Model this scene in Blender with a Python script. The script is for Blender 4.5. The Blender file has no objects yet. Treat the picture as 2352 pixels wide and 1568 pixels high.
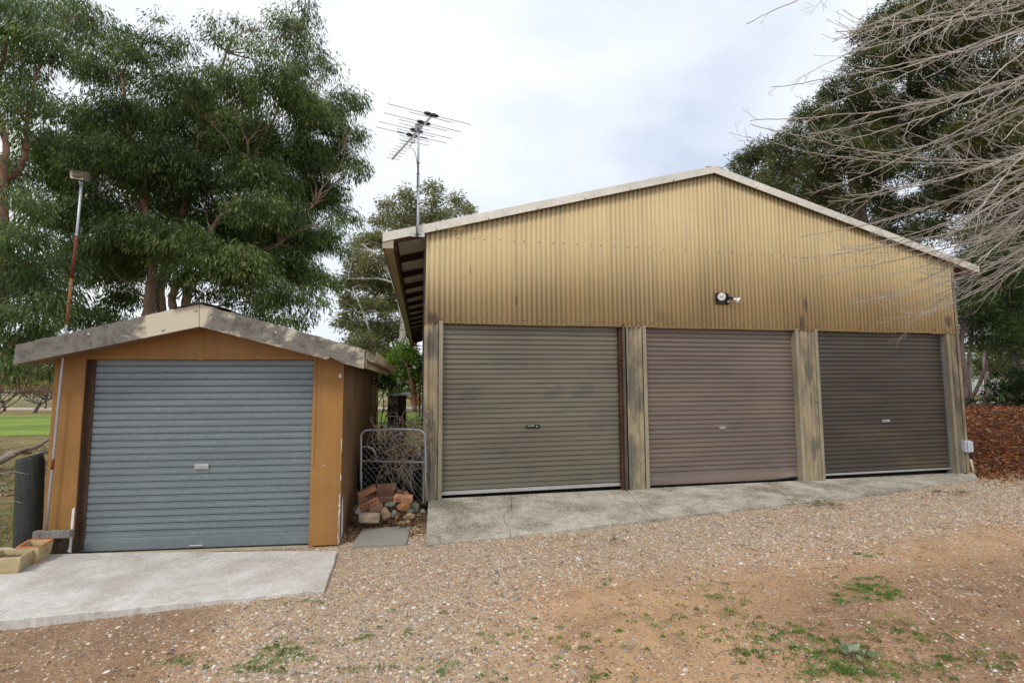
import bpy, math, random
import numpy as np
from mathutils import Vector, Matrix
rnd = random.Random(7)
rng = np.random.default_rng(11)
SC = bpy.context.scene
COL = SC.collection
PI = math.pi

# ---------------------------------------------------------------- camera
PW, PH, PF = 2352.0, 1568.0, 1130.0          # pixel frame in which the photograph was measured
YAW, PITCH, ROLL = 0.2021, 0.0847, -0.0036
CAMZ = 1.6
cy, sy, cp, sp = math.cos(YAW), math.sin(YAW), math.cos(PITCH), math.sin(PITCH)
FWD = Vector((sy*cp, cy*cp, sp)); RT = Vector((cy, -sy, 0)); UP = RT.cross(FWD)
cr, sr = math.cos(ROLL), math.sin(ROLL)
RT, UP = cr*RT + sr*UP, -sr*RT + cr*UP
CAM = Vector((0, 0, CAMZ))
cd = bpy.data.cameras.new('camera'); cam = bpy.data.objects.new('camera', cd); COL.objects.link(cam)
cam.matrix_world = Matrix(((RT.x, UP.x, -FWD.x, 0), (RT.y, UP.y, -FWD.y, 0), (RT.z, UP.z, -FWD.z, CAMZ), (0, 0, 0, 1)))
cd.sensor_width = 36; cd.sensor_fit = 'HORIZONTAL'; cd.lens = PF/PW*36; cd.clip_start = 0.05; cd.clip_end = 3000
SC.camera = cam

# ---------------------------------------------------------------- light
SC.view_settings.view_transform = 'Standard'; SC.view_settings.look = 'None'
SC.view_settings.exposure = 0.18; SC.view_settings.gamma = 1; SC.view_settings.use_curve_mapping = False
SUN_EL, SUN_AZ = math.radians(52), math.radians(215)       # azimuth clockwise from +Y: behind the camera, to the left
wd = bpy.data.worlds.new('World'); SC.world = wd; wd.use_nodes = True
nt = wd.node_tree; nt.nodes.clear()
def WN(t, **k):
    n = nt.nodes.new(t)
    for a, b in k.items(): setattr(n, a, b)
    return n
sky = WN('ShaderNodeTexSky', sky_type='NISHITA', sun_disc=False, sun_elevation=SUN_EL, sun_rotation=SUN_AZ)
tcw = WN('ShaderNodeTexCoord'); mpw = WN('ShaderNodeMapping'); mpw.inputs['Scale'].default_value = (1, 1, 2.2)
mpw.inputs['Location'].default_value = (.35, .1, .2)
nz = WN('ShaderNodeTexNoise'); nz.inputs['Scale'].default_value = 1.7; nz.inputs['Detail'].default_value = 5; nz.inputs['Roughness'].default_value = .48
rp = WN('ShaderNodeValToRGB'); e = rp.color_ramp.elements
e[0].position = .28; e[0].color = (.56, .64, .78, 1)
e[1].position = .62; e[1].color = (1.0, 1.02, 1.06, 1)
m = rp.color_ramp.elements.new(.43); m.color = (.80, .86, .965, 1)
sepw = WN('ShaderNodeSeparateXYZ'); 
mr = WN('ShaderNodeMapRange'); mr.inputs['From Min'].default_value = 0; mr.inputs['From Max'].default_value = .55
mr.inputs['To Min'].default_value = -.10; mr.inputs['To Max'].default_value = .10
ad = WN('ShaderNodeMath', operation='ADD')
sc_ = WN('ShaderNodeVectorMath', operation='SCALE'); sc_.inputs['Scale'].default_value = .10
mixw = WN('ShaderNodeMix', data_type='RGBA'); mixw.inputs['Factor'].default_value = .93
bg = WN('ShaderNodeBackground'); bg.inputs['Strength'].default_value = 1.0
ow = WN('ShaderNodeOutputWorld')
L = nt.links.new
L(tcw.outputs['Generated'], mpw.inputs['Vector']); L(mpw.outputs[0], nz.inputs['Vector'])
L(tcw.outputs['Generated'], sepw.inputs[0]); L(sepw.outputs['Z'], mr.inputs['Value'])
L(nz.outputs[0], ad.inputs[0]); L(mr.outputs[0], ad.inputs[1]); L(ad.outputs[0], rp.inputs[0])
L(sky.outputs[0], sc_.inputs[0]); L(sc_.outputs[0], mixw.inputs['A']); L(rp.outputs[0], mixw.inputs['B'])
L(mixw.outputs['Result'], bg.inputs['Color']); L(bg.outputs[0], ow.inputs[0])
sl = bpy.data.lights.new('sun', 'SUN'); sl.energy = 1.5; sl.angle = math.radians(14); sl.color = (1, .95, .88)
sun = bpy.data.objects.new('sun', sl); COL.objects.link(sun)
sd = Vector((math.sin(SUN_AZ)*math.cos(SUN_EL), math.cos(SUN_AZ)*math.cos(SUN_EL), math.sin(SUN_EL)))
sun.rotation_euler = sd.to_track_quat('Z', 'Y').to_euler()

# ---------------------------------------------------------------- measuring helpers
def ray(px, py): return RT*(px-PW/2) - UP*(py-PH/2) + FWD*PF
def at(px, py, Y):
    d = ray(px, py); return CAM + d*(Y/d.y)
def atz(px, py, z):
    d = ray(px, py); return CAM + d*((z-CAMZ)/d.z)
def sstep(a, b, x):
    t = min(1, max(0, (x-a)/(b-a))); return t*t*(3-2*t)
def gz(x, y):                                            # height of the ground
    base = -.16 + (.0125*x if x > 0 else .022*max(x, -5))
    base = min(base, -.03)
    back = sstep(9, 16, y); base = base*(1-back) + (-.22)*back
    bank = sstep(9.75, 13.0, x)*sstep(5.6, 9.5, y)*(1-sstep(16, 26, y))   # bank beside the shed
    base += .82*bank
    base += .10*sstep(9.6, 10.2, x)*sstep(6.4, 7.4, y)*(1-sstep(16, 26, y))
    return base
def atg(px, py):
    z = -.15
    for _ in range(12):
        p = atz(px, py, z); z = gz(p.x, p.y)
    return Vector((p.x, p.y, z))

# ---------------------------------------------------------------- object helpers
def tag(o, label=None, cat=None, group=None, kind=None):
    if label: o['label'] = label
    if cat: o['category'] = cat
    if group: o['group'] = group
    if kind: o['kind'] = kind
    return o
def thing(name, loc, label, cat, group=None):
    o = bpy.data.objects.new(name, None); COL.objects.link(o); o.location = loc; o.empty_display_size = .1
    return tag(o, label, cat, group)
def worldloc(p):
    v = Vector((0, 0, 0))
    while p is not None: v += p.location; p = p.parent
    return v
def link(name, me, parent=None, loc=None):
    o = bpy.data.objects.new(name, me); COL.objects.link(o)
    if parent is not None: o.parent = parent
    if loc is not None: o.location = loc
    return o
class MB:
    def __init__(s): s.v = []; s.f = []
    def add(s, vs, fs):
        n = len(s.v); s.v += [tuple(v) for v in vs]; s.f += [tuple(i+n for i in f) for f in fs]; return s
    def box(s, x0, x1, y0, y1, z0, z1):
        return s.add([(x0,y0,z0),(x1,y0,z0),(x1,y1,z0),(x0,y1,z0),(x0,y0,z1),(x1,y0,z1),(x1,y1,z1),(x0,y1,z1)],
                     [(0,3,2,1),(4,5,6,7),(0,1,5,4),(1,2,6,5),(2,3,7,6),(3,0,4,7)])
    def obox(s, c, ax, ay, az):                       # centre and three half-axis vectors
        c, ax, ay, az = map(Vector, (c, ax, ay, az))
        vs = [c+ax*i+ay*j+az*k for k in (-1,1) for j in (-1,1) for i in (-1,1)]
        fs = [(0,2,3,1),(4,5,7,6),(0,1,5,4),(1,3,7,5),(3,2,6,7),(2,0,4,6)]
        if ax.cross(ay).dot(az) < 0: fs = [f[::-1] for f in fs]
        return s.add(vs, fs)
    def prism(s, poly, off):                          # closed polygon swept by a vector
        off = Vector(off); n = len(poly); a = [Vector(p) for p in poly]; b = [p+off for p in a]
        nrm = sum(((a[i]-a[0]).cross(a[(i+1) % n]-a[0]) for i in range(n)), Vector((0,0,0)))
        fs = [tuple(range(n))[::-1], tuple(range(n, 2*n))] + [(i, (i+1) % n, n+(i+1) % n, n+i) for i in range(n)]
        if nrm.dot(off) < 0: fs = [f[::-1] for f in fs]
        return s.add(a+b, fs)
    def tube(s, pts, r, n=8, cap=True):
        pts = [Vector(p) for p in pts]; k = len(pts)
        if not hasattr(r, '__len__'): r = [r]*k
        prev = None; base = len(s.v)
        for i, p in enumerate(pts):
            t = (pts[min(i+1, k-1)] - pts[max(i-1, 0)])
            if t.length < 1e-9: t = Vector((0,0,1))
            t.normalize()
            if prev is None:
                a = Vector((0,0,1)) if abs(t.z) < .9 else Vector((1,0,0)); u = t.cross(a).normalized()
            else:
                u = prev - t*prev.dot(t)
                u = u.normalized() if u.length > 1e-6 else t.orthogonal().normalized()
            prev = u; w = t.cross(u)
            for j in range(n):
                an = 2*PI*j/n; s.v.append(tuple(p + (u*math.cos(an)+w*math.sin(an))*r[i]))
        for i in range(k-1):
            for j in range(n):
                a, b = base+i*n+j, base+i*n+(j+1) % n
                s.f.append((a, b, b+n, a+n))
        if cap:
            s.f.append(tuple(base+j for j in range(n))[::-1]); s.f.append(tuple(base+(k-1)*n+j for j in range(n)))
        return s
    def lathe(s, c, axis, prof, n=20):                # prof: (distance along axis, radius)
        c = Vector(c); t = Vector(axis).normalized(); u = t.orthogonal().normalized(); w = t.cross(u); base = len(s.v)
        for d, r in prof:
            for j in range(n):
                an = 2*PI*j/n; s.v.append(tuple(c+t*d+(u*math.cos(an)+w*math.sin(an))*max(r, 1e-4)))
        for i in range(len(prof)-1):
            for j in range(n):
                a, b = base+i*n+j, base+i*n+(j+1) % n
                s.f.append((a, b, b+n, a+n))
        s.f.append(tuple(base+j for j in range(n))[::-1]); s.f.append(tuple(base+(len(prof)-1)*n+j for j in range(n)))
        return s
    def mesh(s, name, mat, smooth=False, origin=(0,0,0)):
        me = bpy.data.meshes.new(name); o = Vector(origin)
        me.from_pydata([tuple(Vector(v)-o) for v in s.v], [], s.f); me.update()
        if mat: me.materials.append(mat)
        if smooth: me.polygons.foreach_set('use_smooth', [True]*len(me.polygons))
        return me
    def build(s, name, mat, parent=None, smooth=False, bevel=0, origin=None, seg=2):
        """World-space vertices; with origin the object gets its pivot there."""
        pl = worldloc(parent); og = Vector(origin) if origin is not None else pl
        o = link(name, s.mesh(name, mat, smooth, og), parent, og-pl)
        if bevel:
            b = o.modifiers.new('bevel', 'BEVEL'); b.width = bevel; b.segments = seg; b.limit_method = 'ANGLE'; b.angle_limit = .6
        return o

# ---------------------------------------------------------------- material helper
class NT:
    def __init__(s, name):
        s.m = bpy.data.materials.new(name); s.m.use_nodes = True; s.t = s.m.node_tree
        s.b = s.t.nodes['Principled BSDF']; s.o = s.t.nodes['Material Output']; s._c = None
    def n(s, t, **k):
        x = s.t.nodes.new(t)
        for a, b in k.items(): setattr(x, a, b)
        return x
    def l(s, a, b): s.t.links.new(a, b)
    def coord(s, scale=(1,1,1), kind='Object', rot=(0,0,0)):
        c = s.n('ShaderNodeTexCoord'); mp = s.n('ShaderNodeMapping'); mp.inputs['Scale'].default_value = scale; mp.inputs['Rotation'].default_value = rot
        if kind == 'World':
            g = s.n('ShaderNodeNewGeometry'); s.l(g.outputs['Position'], mp.inputs[0])
        else: s.l(c.outputs[kind], mp.inputs[0])
        return mp.outputs[0]
    def noise(s, scale, detail=4, rough=.55, vec=None, dist=0):
        x = s.n('ShaderNodeTexNoise'); x.inputs['Scale'].default_value = scale; x.inputs['Detail'].default_value = detail
        x.inputs['Roughness'].default_value = rough; x.inputs['Distortion'].default_value = dist
        s.l(vec if vec is not None else s.coord(kind='World'), x.inputs['Vector']); return x.outputs[0]
    def vor(s, scale, vec=None, feat='F1', out='Distance'):
        x = s.n('ShaderNodeTexVoronoi', feature=feat); x.inputs['Scale'].default_value = scale
        s.l(vec if vec is not None else s.coord(kind='World'), x.inputs['Vector']); return x.outputs[out]
    def ramp(s, v, stops):
        x = s.n('ShaderNodeValToRGB'); r = x.color_ramp
        while len(r.elements) < len(stops): r.elements.new(.5)
        for el, (p, c) in zip(r.elements, stops):
            el.position = p; el.color = (c, c, c, 1) if not hasattr(c, '__len__') else (*c, 1)
        s.l(v, x.inputs[0]); return x.outputs[0]
    def mix(s, f, a, b, mode='MIX'):
        x = s.n('ShaderNodeMix', data_type='RGBA', blend_type=mode)
        for v, k in ((f, 'Factor'), (a, 'A'), (b, 'B')):
            i = x.inputs[0] if k == 'Factor' else x.inputs[k if k != 'A' else 'A']
            if k in 'AB': i = [q for q in x.inputs if q.name == k and q.type == 'RGBA'][0]
            if hasattr(v, 'is_linked') or hasattr(v, 'links'): s.l(v, i)
            elif hasattr(v, '__len__'): i.default_value = (*v, 1)
            else: i.default_value = v
        return [q for q in x.outputs if q.type == 'RGBA'][0]
    def math(s, op, a, b=None):
        x = s.n('ShaderNodeMath', operation=op)
        for v, i in ((a, 0), (b, 1)):
            if v is None: continue
            if hasattr(v, 'links'): s.l(v, x.inputs[i])
            else: x.inputs[i].default_value = v
        return x.outputs[0]
    def bump(s, h, dist, strength=1, nrm=None):
        x = s.n('ShaderNodeBump'); x.inputs['Distance'].default_value = dist; x.inputs['Strength'].default_value = strength
        s.l(h, x.inputs['Height'])
        if nrm is not None: s.l(nrm, x.inputs['Normal'])
        return x.outputs[0]
    def fin(s, col=None, rough=.7, metal=0, nrm=None, spec=.4):
        b = s.b
        if col is not None:
            if hasattr(col, 'links'): s.l(col, b.inputs['Base Color'])
            else: b.inputs['Base Color'].default_value = (*col, 1)
        if hasattr(rough, 'links'): s.l(rough, b.inputs['Roughness'])
        else: b.inputs['Roughness'].default_value = rough
        b.inputs['Metallic'].default_value = metal; b.inputs['Specular IOR Level'].default_value = spec
        if nrm is not None: s.l(nrm, b.inputs['Normal'])
        return s.m
def simple(name, c, rough=.6, metal=0, var=.25, scale=6, stretch=(1,1,1), spec=.4, bump=.0006):
    t = NT(name); v = t.coord(stretch, 'World'); n = t.noise(scale, 5, .6, v); n2 = t.noise(scale*9, 3, .6, v)
    d = tuple(x*(1-var) for x in c); h = tuple(min(1, x*(1+var*.7)) for x in c)
    col = t.mix(t.ramp(n, [(.3, 0), (.7, 1)]), d, h)
    col = t.mix(t.math('MULTIPLY', t.ramp(n2, [(.35, 1), (.6, 0)]), .35), col, tuple(x*.6 for x in c))
    return t.fin(col, rough, metal, t.bump(n2, bump, .5) if bump else None, spec)

def blots(t, pts, amp=.35):
    """mask of smudges: pts = (x, y, z, radius x, radius z) of marks on an upright surface"""
    nn_ = t.noise(5, 4, .6); acc = None
    for x, y, z, rx, rz in pts:
        mp = t.n('ShaderNodeMapping'); g = t.n('ShaderNodeNewGeometry'); t.l(g.outputs['Position'], mp.inputs[0])
        mp.inputs['Location'].default_value = (-x/rx, 0, -z/rz); mp.inputs['Scale'].default_value = (1/rx, 0, 1/rz)
        ln = t.n('ShaderNodeVectorMath', operation='LENGTH'); t.l(mp.outputs[0], ln.inputs[0])
        q = t.math('ADD', ln.outputs['Value'], t.math('MULTIPLY', t.math('SUBTRACT', nn_, .5), amp*4)); q = t.ramp(q, [(.65, 1), (1.0, 0)])
        acc = q if acc is None else t.math('MAXIMUM', acc, q)
    return acc
BL = lambda px, py, rx, rz: (at(px, py, 7.09).x, 0, at(px, py, 7.09).z, rx, rz)
def painted_cladding():
    t = NT('tan painted cladding'); w = t.coord(kind='World')
    big = t.noise(.9, 4, .5, w); st = t.noise(1, 5, .65, t.coord((9, 9, .55), 'World')); fine = t.noise(40, 3, .6, w)
    col = t.mix(t.ramp(big, [(.3, 0), (.7, 1)]), (.565, .43, .225), (.61, .475, .26))
    col = t.mix(t.math('MULTIPLY', t.ramp(st, [(.48, 0), (.75, 1)]), .45), col, (.34, .28, .19))
    # darker grey brown towards the valleys of the sheets (the valleys lie deeper along the wall's normal)
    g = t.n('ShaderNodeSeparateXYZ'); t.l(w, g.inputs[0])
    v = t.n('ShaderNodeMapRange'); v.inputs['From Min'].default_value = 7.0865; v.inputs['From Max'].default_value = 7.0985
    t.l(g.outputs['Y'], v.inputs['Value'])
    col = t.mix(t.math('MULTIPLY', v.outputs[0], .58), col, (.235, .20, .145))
    blot = t.ramp(t.noise(.9, 5, .6, t.coord((1, 1, 1.4), 'World')), [(.66, 0), (.74, 1)])
    col = t.mix(t.math('MULTIPLY', blot, .35), col, (.2, .19, .16))
    sp = t.ramp(t.noise(19, 2, .5, w), [(.73, 0), (.77, 1)])
    col = t.mix(t.math('MULTIPLY', sp, .5), col, (.16, .13, .09))
    col = t.mix(t.math('MULTIPLY', blots(t, [BL(990, 728, .06, .10), BL(1001, 732, .04, .14), BL(1842, 738, .06, .22), BL(1850, 700, .04, .16), BL(1080, 620, .012, .08), BL(2178, 740, .08, .12), BL(1186, 690, .02, .1)]), .75), col, (.17, .155, .13))
    return t.fin(col, .75, 0, t.bump(fine, .0006, .5), .12)
def pier_cladding():
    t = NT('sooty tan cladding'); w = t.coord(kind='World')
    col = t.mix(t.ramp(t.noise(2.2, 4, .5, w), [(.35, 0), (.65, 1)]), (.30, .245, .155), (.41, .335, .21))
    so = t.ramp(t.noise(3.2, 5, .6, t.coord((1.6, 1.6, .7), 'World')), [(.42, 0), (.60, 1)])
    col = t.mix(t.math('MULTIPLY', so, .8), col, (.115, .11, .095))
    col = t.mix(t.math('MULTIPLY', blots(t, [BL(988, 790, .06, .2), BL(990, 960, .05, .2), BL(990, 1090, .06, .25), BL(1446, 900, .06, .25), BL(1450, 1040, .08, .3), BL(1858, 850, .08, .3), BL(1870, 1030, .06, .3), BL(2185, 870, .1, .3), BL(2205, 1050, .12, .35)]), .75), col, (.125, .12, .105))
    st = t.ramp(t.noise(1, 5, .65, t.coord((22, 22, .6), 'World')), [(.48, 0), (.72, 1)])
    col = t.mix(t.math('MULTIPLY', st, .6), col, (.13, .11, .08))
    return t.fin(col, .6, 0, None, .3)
def door_metal(name, c, stain, streak=.35, rough=.42, warm=None, marks=()):
    t = NT(name); w = t.coord(kind='World')
    a = t.noise(.9, 4, .5, t.coord((.6, 1, 1.6), 'World')); b = t.noise(1, 4, .6, t.coord((.9, 1, 24), 'World'))
    col = t.mix(t.ramp(a, [(.3, 0), (.7, 1)]), tuple(x*.82 for x in c), tuple(x*1.15 for x in c))
    col = t.mix(t.math('MULTIPLY', t.ramp(b, [(.42, 0), (.7, 1)]), streak), col, tuple(x*.55 for x in c))
    if warm: col = t.mix(t.math('MULTIPLY', t.ramp(t.noise(1.1, 3, .5, t.coord((.5, 1, 3), 'World')), [(.5, 0), (.68, 1)]), .7), col, warm)
    s1 = t.ramp(t.noise(1.9, 3, .45, t.coord((1, 1, 1.6), 'World')), [(.63, 0), (.67, 1)])
    col = t.mix(t.math('MULTIPLY', s1, .22), col, stain)
    if marks: col = t.mix(t.math('MULTIPLY', blots(t, marks, .3), .5), col, stain)
    sc = t.ramp(t.noise(55, 2, .5, t.coord((1, 1, .6), 'World')), [(.735, 0), (.76, 1)])
    col = t.mix(t.math('MULTIPLY', sc, .5), col, (.45, .44, .4))
    return t.fin(col, rough, .05, t.bump(t.noise(3, 3, .5, t.coord((1, 1, 6), 'World')), .002, .35), .5)
def galv(name='galvanised steel', c=(.42, .45, .47), metal=.55, rough=.42, sc=30):
    t = NT(name); w = t.coord(kind='World')
    v = t.vor(sc*3, w, out='Color'); g = t.n('ShaderNodeSeparateColor'); t.l(v, g.inputs[0])
    col = t.mix(g.outputs[0], tuple(x*.82 for x in c), tuple(x*1.12 for x in c))
    col = t.mix(t.math('MULTIPLY', t.ramp(t.noise(1.5, 5, .6, w), [(.4, 0), (.7, 1)]), .4), col, tuple(x*.6 for x in c))
    return t.fin(col, rough, metal, None, .5)
def galv_door():
    t = NT('bluish galvanised door'); w = t.coord(kind='World')
    v = t.vor(70, w, out='Color'); g = t.n('ShaderNodeSeparateColor'); t.l(v, g.inputs[0])
    c = (.20, .242, .262)
    col = t.mix(g.outputs[0], tuple(x*.90 for x in c), tuple(x*1.12 for x in c))
    col = t.mix(t.math('MULTIPLY', t.ramp(t.noise(1, 4, .6, t.coord((.8, 1, 13), 'World')), [(.4, 0), (.72, 1)]), .45), col, (.14, .165, .172))
    col = t.mix(t.math('MULTIPLY', t.ramp(t.noise(1.4, 4, .6, w), [(.5, 0), (.8, 1)]), .3), col, (.30, .33, .33))
    sc = t.ramp(t.noise(42, 2, .5, t.coord((.6, 1, 1.6), 'World')), [(.73, 0), (.77, 1)])
    col = t.mix(t.math('MULTIPLY', sc, .6), col, (.5, .53, .53))
    return t.fin(col, .40, .25, None, .5)
def orange_fibro():
    t = NT('orange painted fibro'); w = t.coord(kind='World')
    col = t.mix(t.ramp(t.noise(1.4, 5, .6, w), [(.3, 0), (.7, 1)]), (.27, .130, .036), (.36, .180, .048))
    col = t.mix(t.math('MULTIPLY', t.ramp(t.noise(1, 5, .65, t.coord((14, 14, .7), 'World')), [(.44, 0), (.74, 1)]), .55), col, (.17, .105, .05))
    col = t.mix(t.math('MULTIPLY', t.ramp(t.noise(3, 5, .7, w), [(.6, 0), (.72, 1)]), .35), col, (.16, .11, .07))
    sp = t.ramp(t.noise(24, 2, .5, w), [(.745, 0), (.765, 1)])
    col = t.mix(sp, col, (.62, .58, .5))
    return t.fin(col, .55, 0, t.bump(t.noise(7, 4, .6, w), .002, .3), .35)
def brown_fibro():
    t = NT('brown painted fibro'); w = t.coord(kind='World')
    col = t.mix(t.ramp(t.noise(1.1, 5, .6, w), [(.3, 0), (.7, 1)]), (.13, .075, .04), (.21, .12, .06))
    sp = t.ramp(t.noise(24, 2, .5, w), [(.745, 0), (.765, 1)])
    col = t.mix(sp, col, (.5, .45, .38))
    return t.fin(col, .55, 0, None, .35)
def lichen_board():
    t = NT('lichen stained cream board'); w = t.coord(kind='World')
    n = t.noise(3.4, 8, .70, t.coord((1, 1, 1.6), 'World'), .4); n2 = t.noise(11, 6, .7, w); n3 = t.noise(60, 3, .6, w)
    # the sheltered metre round the ridge stayed cream, the ends weathered grey
    g = t.n('ShaderNodeSeparateXYZ'); t.l(w, g.inputs[0])
    d = t.math('ABSOLUTE', t.math('ADD', g.outputs['X'], 2.42))
    k = t.n('ShaderNodeMapRange'); k.inputs['From Min'].default_value = .15; k.inputs['From Max'].default_value = .36
    k.inputs['To Min'].default_value = -.45; k.inputs['To Max'].default_value = .0; t.l(d, k.inputs['Value'])
    k2 = t.n('ShaderNodeMapRange'); k2.inputs['From Min'].default_value = -3.6; k2.inputs['From Max'].default_value = -2.5
    k2.inputs['To Min'].default_value = .24; k2.inputs['To Max'].default_value = 0; t.l(g.outputs['X'], k2.inputs['Value'])
    f = t.math('ADD', t.math('ADD', t.math('ADD', n, k.outputs[0]), k2.outputs[0]), .045)
    col = t.mix(t.ramp(f, [(.42, 0), (.56, 1)]), (.58, .52, .40), (.19, .178, .155))
    col = t.mix(t.math('MULTIPLY', t.ramp(t.math('ADD', n2, k.outputs[0]), [(.46, 0), (.62, 1)]), .7), col, (.085, .08, .072))
    col = t.mix(t.math('MULTIPLY', t.ramp(t.math('ADD', n3, k.outputs[0]), [(.62, 0), (.70, 1)]), .3), col, (.5, .48, .43))
    return t.fin(col, .85, 0, t.bump(n2, .004, .5), .2)
def concrete(name, c, dark, amt=.6, sc=1.2, grain=(.5, .48, .42), ag=.4):
    t = NT(name); w = t.coord(kind='World')
    n = t.noise(sc, 7, .66, w, .3); n2 = t.noise(sc*6, 5, .7, w); n3 = t.noise(48, 4, .75, w); n4 = t.noise(170, 2, .6, w)
    col = t.mix(t.math('MULTIPLY', t.ramp(n, [(.40, 0), (.62, 1)]), amt), c, dark)
    col = t.mix(t.math('MULTIPLY', t.ramp(n2, [(.45, 0), (.7, 1)]), amt*.6), col, dark)
    col = t.mix(t.math('MULTIPLY', t.ramp(n3, [(.53, 0), (.62, 1)]), ag), col, grain)
    col = t.mix(t.math('MULTIPLY', t.ramp(n3, [(.32, 1), (.44, 0)]), ag), col, tuple(x*.6 for x in dark))
    return t.fin(col, .9, 0, t.bump(n4, .003, .6, t.bump(n3, .004, .6)), .2)
def timber(name, c, rough=.8):
    t = NT(name); v = t.coord((3, 3, 30), 'World'); w = t.coord(kind='World')
    n = t.noise(3, 6, .7, t.coord((14, 14, 1.2), 'World')); n2 = t.noise(2, 4, .6, w)
    col = t.mix(t.ramp(n, [(.3, 0), (.7, 1)]), tuple(x*.5 for x in c), tuple(min(1, x*1.35) for x in c))
    col = t.mix(t.math('MULTIPLY', t.ramp(n2, [(.4, 0), (.7, 1)]), .4), col, tuple(x*.6 for x in c))
    return t.fin(col, rough, 0, t.bump(n, .004, .6), .25)
def bark(name, c1, c2):
    t = NT(name); n = t.noise(2.5, 6, .65, t.coord((1.6, 1.6, .5), 'World')); n2 = t.noise(22, 4, .6, t.coord((1, 1, .35), 'World'))
    col = t.mix(t.ramp(n, [(.38, 0), (.62, 1)]), c1, c2)
    col = t.mix(t.math('MULTIPLY', t.ramp(n2, [(.5, 0), (.7, 1)]), .5), col, tuple(x*.5 for x in c1))
    return t.fin(col, .85, 0, t.bump(n2, .01, .5), .2)
def leafmat(name, stops, trans=.3, rough=.45):
    """stops: colours over the per-leaf random attribute"""
    t = NT(name); a = t.n('ShaderNodeAttribute', attribute_name='rnd')
    col = t.ramp(a.outputs['Fac'], stops)
    t.fin(col, rough, 0, None, .35)
    tr = t.n('ShaderNodeBsdfTranslucent'); t.l(t.mix(1.0, col, (1.5, 1.6, .6), 'MULTIPLY'), tr.inputs[0])
    ms = t.n('ShaderNodeMixShader'); ms.inputs[0].default_value = trans
    t.l(t.b.outputs[0], ms.inputs[1]); t.l(tr.outputs[0], ms.inputs[2]); t.l(ms.outputs[0], t.o.inputs[0]); return t.m

M = dict(
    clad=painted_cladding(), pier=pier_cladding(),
    flash=simple('weathered tan flashing', (.33, .285, .20), .5, .1, .3, 3, (1, 1, .4)),
    cap=simple('pale barge capping', (.74, .71, .63), .5, .0, .18, 2.5, bump=0),
    door1=door_metal('olive taupe door', (.182, .164, .124), (.10, .10, .10), .35, marks=[BL(1085, 905, .16, .12), BL(1065, 915, .1, .08), BL(1272, 905, .16, .09), BL(1290, 895, .08, .1), BL(1355, 892, .14, .12), BL(1340, 905, .2, .06), BL(1160, 1040, .12, .05), BL(1130, 1055, .14, .03)]),
    door2=door_metal('dusty pink brown door', (.185, .146, .124), (.125, .11, .10), .35, warm=(.22, .16, .12), marks=[BL(1700, 980, .12, .1), BL(1770, 1060, .1, .05)]),
    door3=door_metal('dark brown door', (.075, .062, .05), (.05, .045, .038), .4, warm=(.12, .085, .05)),
    gdoor=galv_door(), galv=galv(), alu=galv('aluminium tube', (.55, .55, .52), .6, .4), rust=simple('rusty steel', (.085, .032, .018), .85, 0, .5, 8),
    redox=simple('red oxide paint', (.17, .03, .018), .7, 0, .35, 7),
    roofmet=galv('zinc roof sheet', (.74, .78, .80), .0, .45), dark=simple('black plastic', (.012, .012, .013), .4, 0, .2),
    navy=simple('navy plastic', (.018, .024, .04), .4, 0, .2), orange=orange_fibro(), brown=brown_fibro(), board=lichen_board(),
    slab=concrete('pale new concrete', (.60, .575, .545), (.36, .32, .265), .75, 2.1, (.70, .68, .64), .5),
    apron=concrete('weathered concrete', (.47, .43, .35), (.155, .14, .105), .9, 1.7, (.64, .60, .52), .75),
    paver=concrete('grey paving', (.27, .26, .225), (.18, .165, .135), .5, 2, (.33, .31, .28), .2),
    raft=timber('dark red brown timber', (.085, .042, .028)), grey=timber('weathered grey timber', (.22, .205, .19)),
    jamb=timber('dark brown jamb timber', (.085, .05, .032)), post=timber('green grey post timber', (.055, .06, .055)),
    white=simple('white paint', (.72, .72, .70), .6, 0, .1), cream=simple('cream pvc', (.60, .54, .40), .5, 0, .12),
    gutter=simple('beige gutter', (.42, .36, .26), .5, .05, .25, 3), pvc=simple('pale grey plastic', (.55, .58, .66), .45, 0, .08),
    inside=simple('unlit interior', (.03, .028, .025), .9, 0, .1), wire=galv('fence wire', (.30, .30, .29), .4, .5),
    pot=simple('cream glazed pot', (.50, .40, .22), .35, 0, .12, 4, spec=.5), terra=simple('terracotta', (.52, .19, .07), .8, 0, .2, 9),
    soil=simple('potting soil', (.13, .085, .06), .95, 0, .4, 20),
)

# ================================================================ SETTING
GX0, GY0 = -400, -60
def graded(lo, hi, nlo, nhi, fine):
    a = []
    x = nlo
    while x < nhi: a.append(x); x += fine
    a.append(nhi); st = fine
    while a[-1] < hi: st *= 1.35; a.append(min(hi, a[-1]+st))
    st = fine; b = [nlo]
    while b[-1] > lo: st *= 1.35; b.append(max(lo, b[-1]-st))
    return sorted(set(b[1:]+a))
xs = graded(-900, 900, -6, 14, .12); ys = graded(-60, 1600, 1, 13, .12)
def micro(x, y): return .010*math.sin(x*2.3+y*1.1)+.008*math.sin(x*1.1-y*3.1+1)+.005*math.sin(x*6.1+2*y)+.004*math.sin(7*y-2*x)
def gzm(x, y):
    near = 1-sstep(9, 14, y)
    return gz(x, y) + micro(x, y)*near*(.6 if y < 7 else .8)
verts = [(x, y, gzm(x, y)) for y in ys for x in xs]
nx = len(xs); faces = [(j*nx+i, j*nx+i+1, (j+1)*nx+i+1, (j+1)*nx+i) for j in range(len(ys)-1) for i in range(nx-1)]
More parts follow.
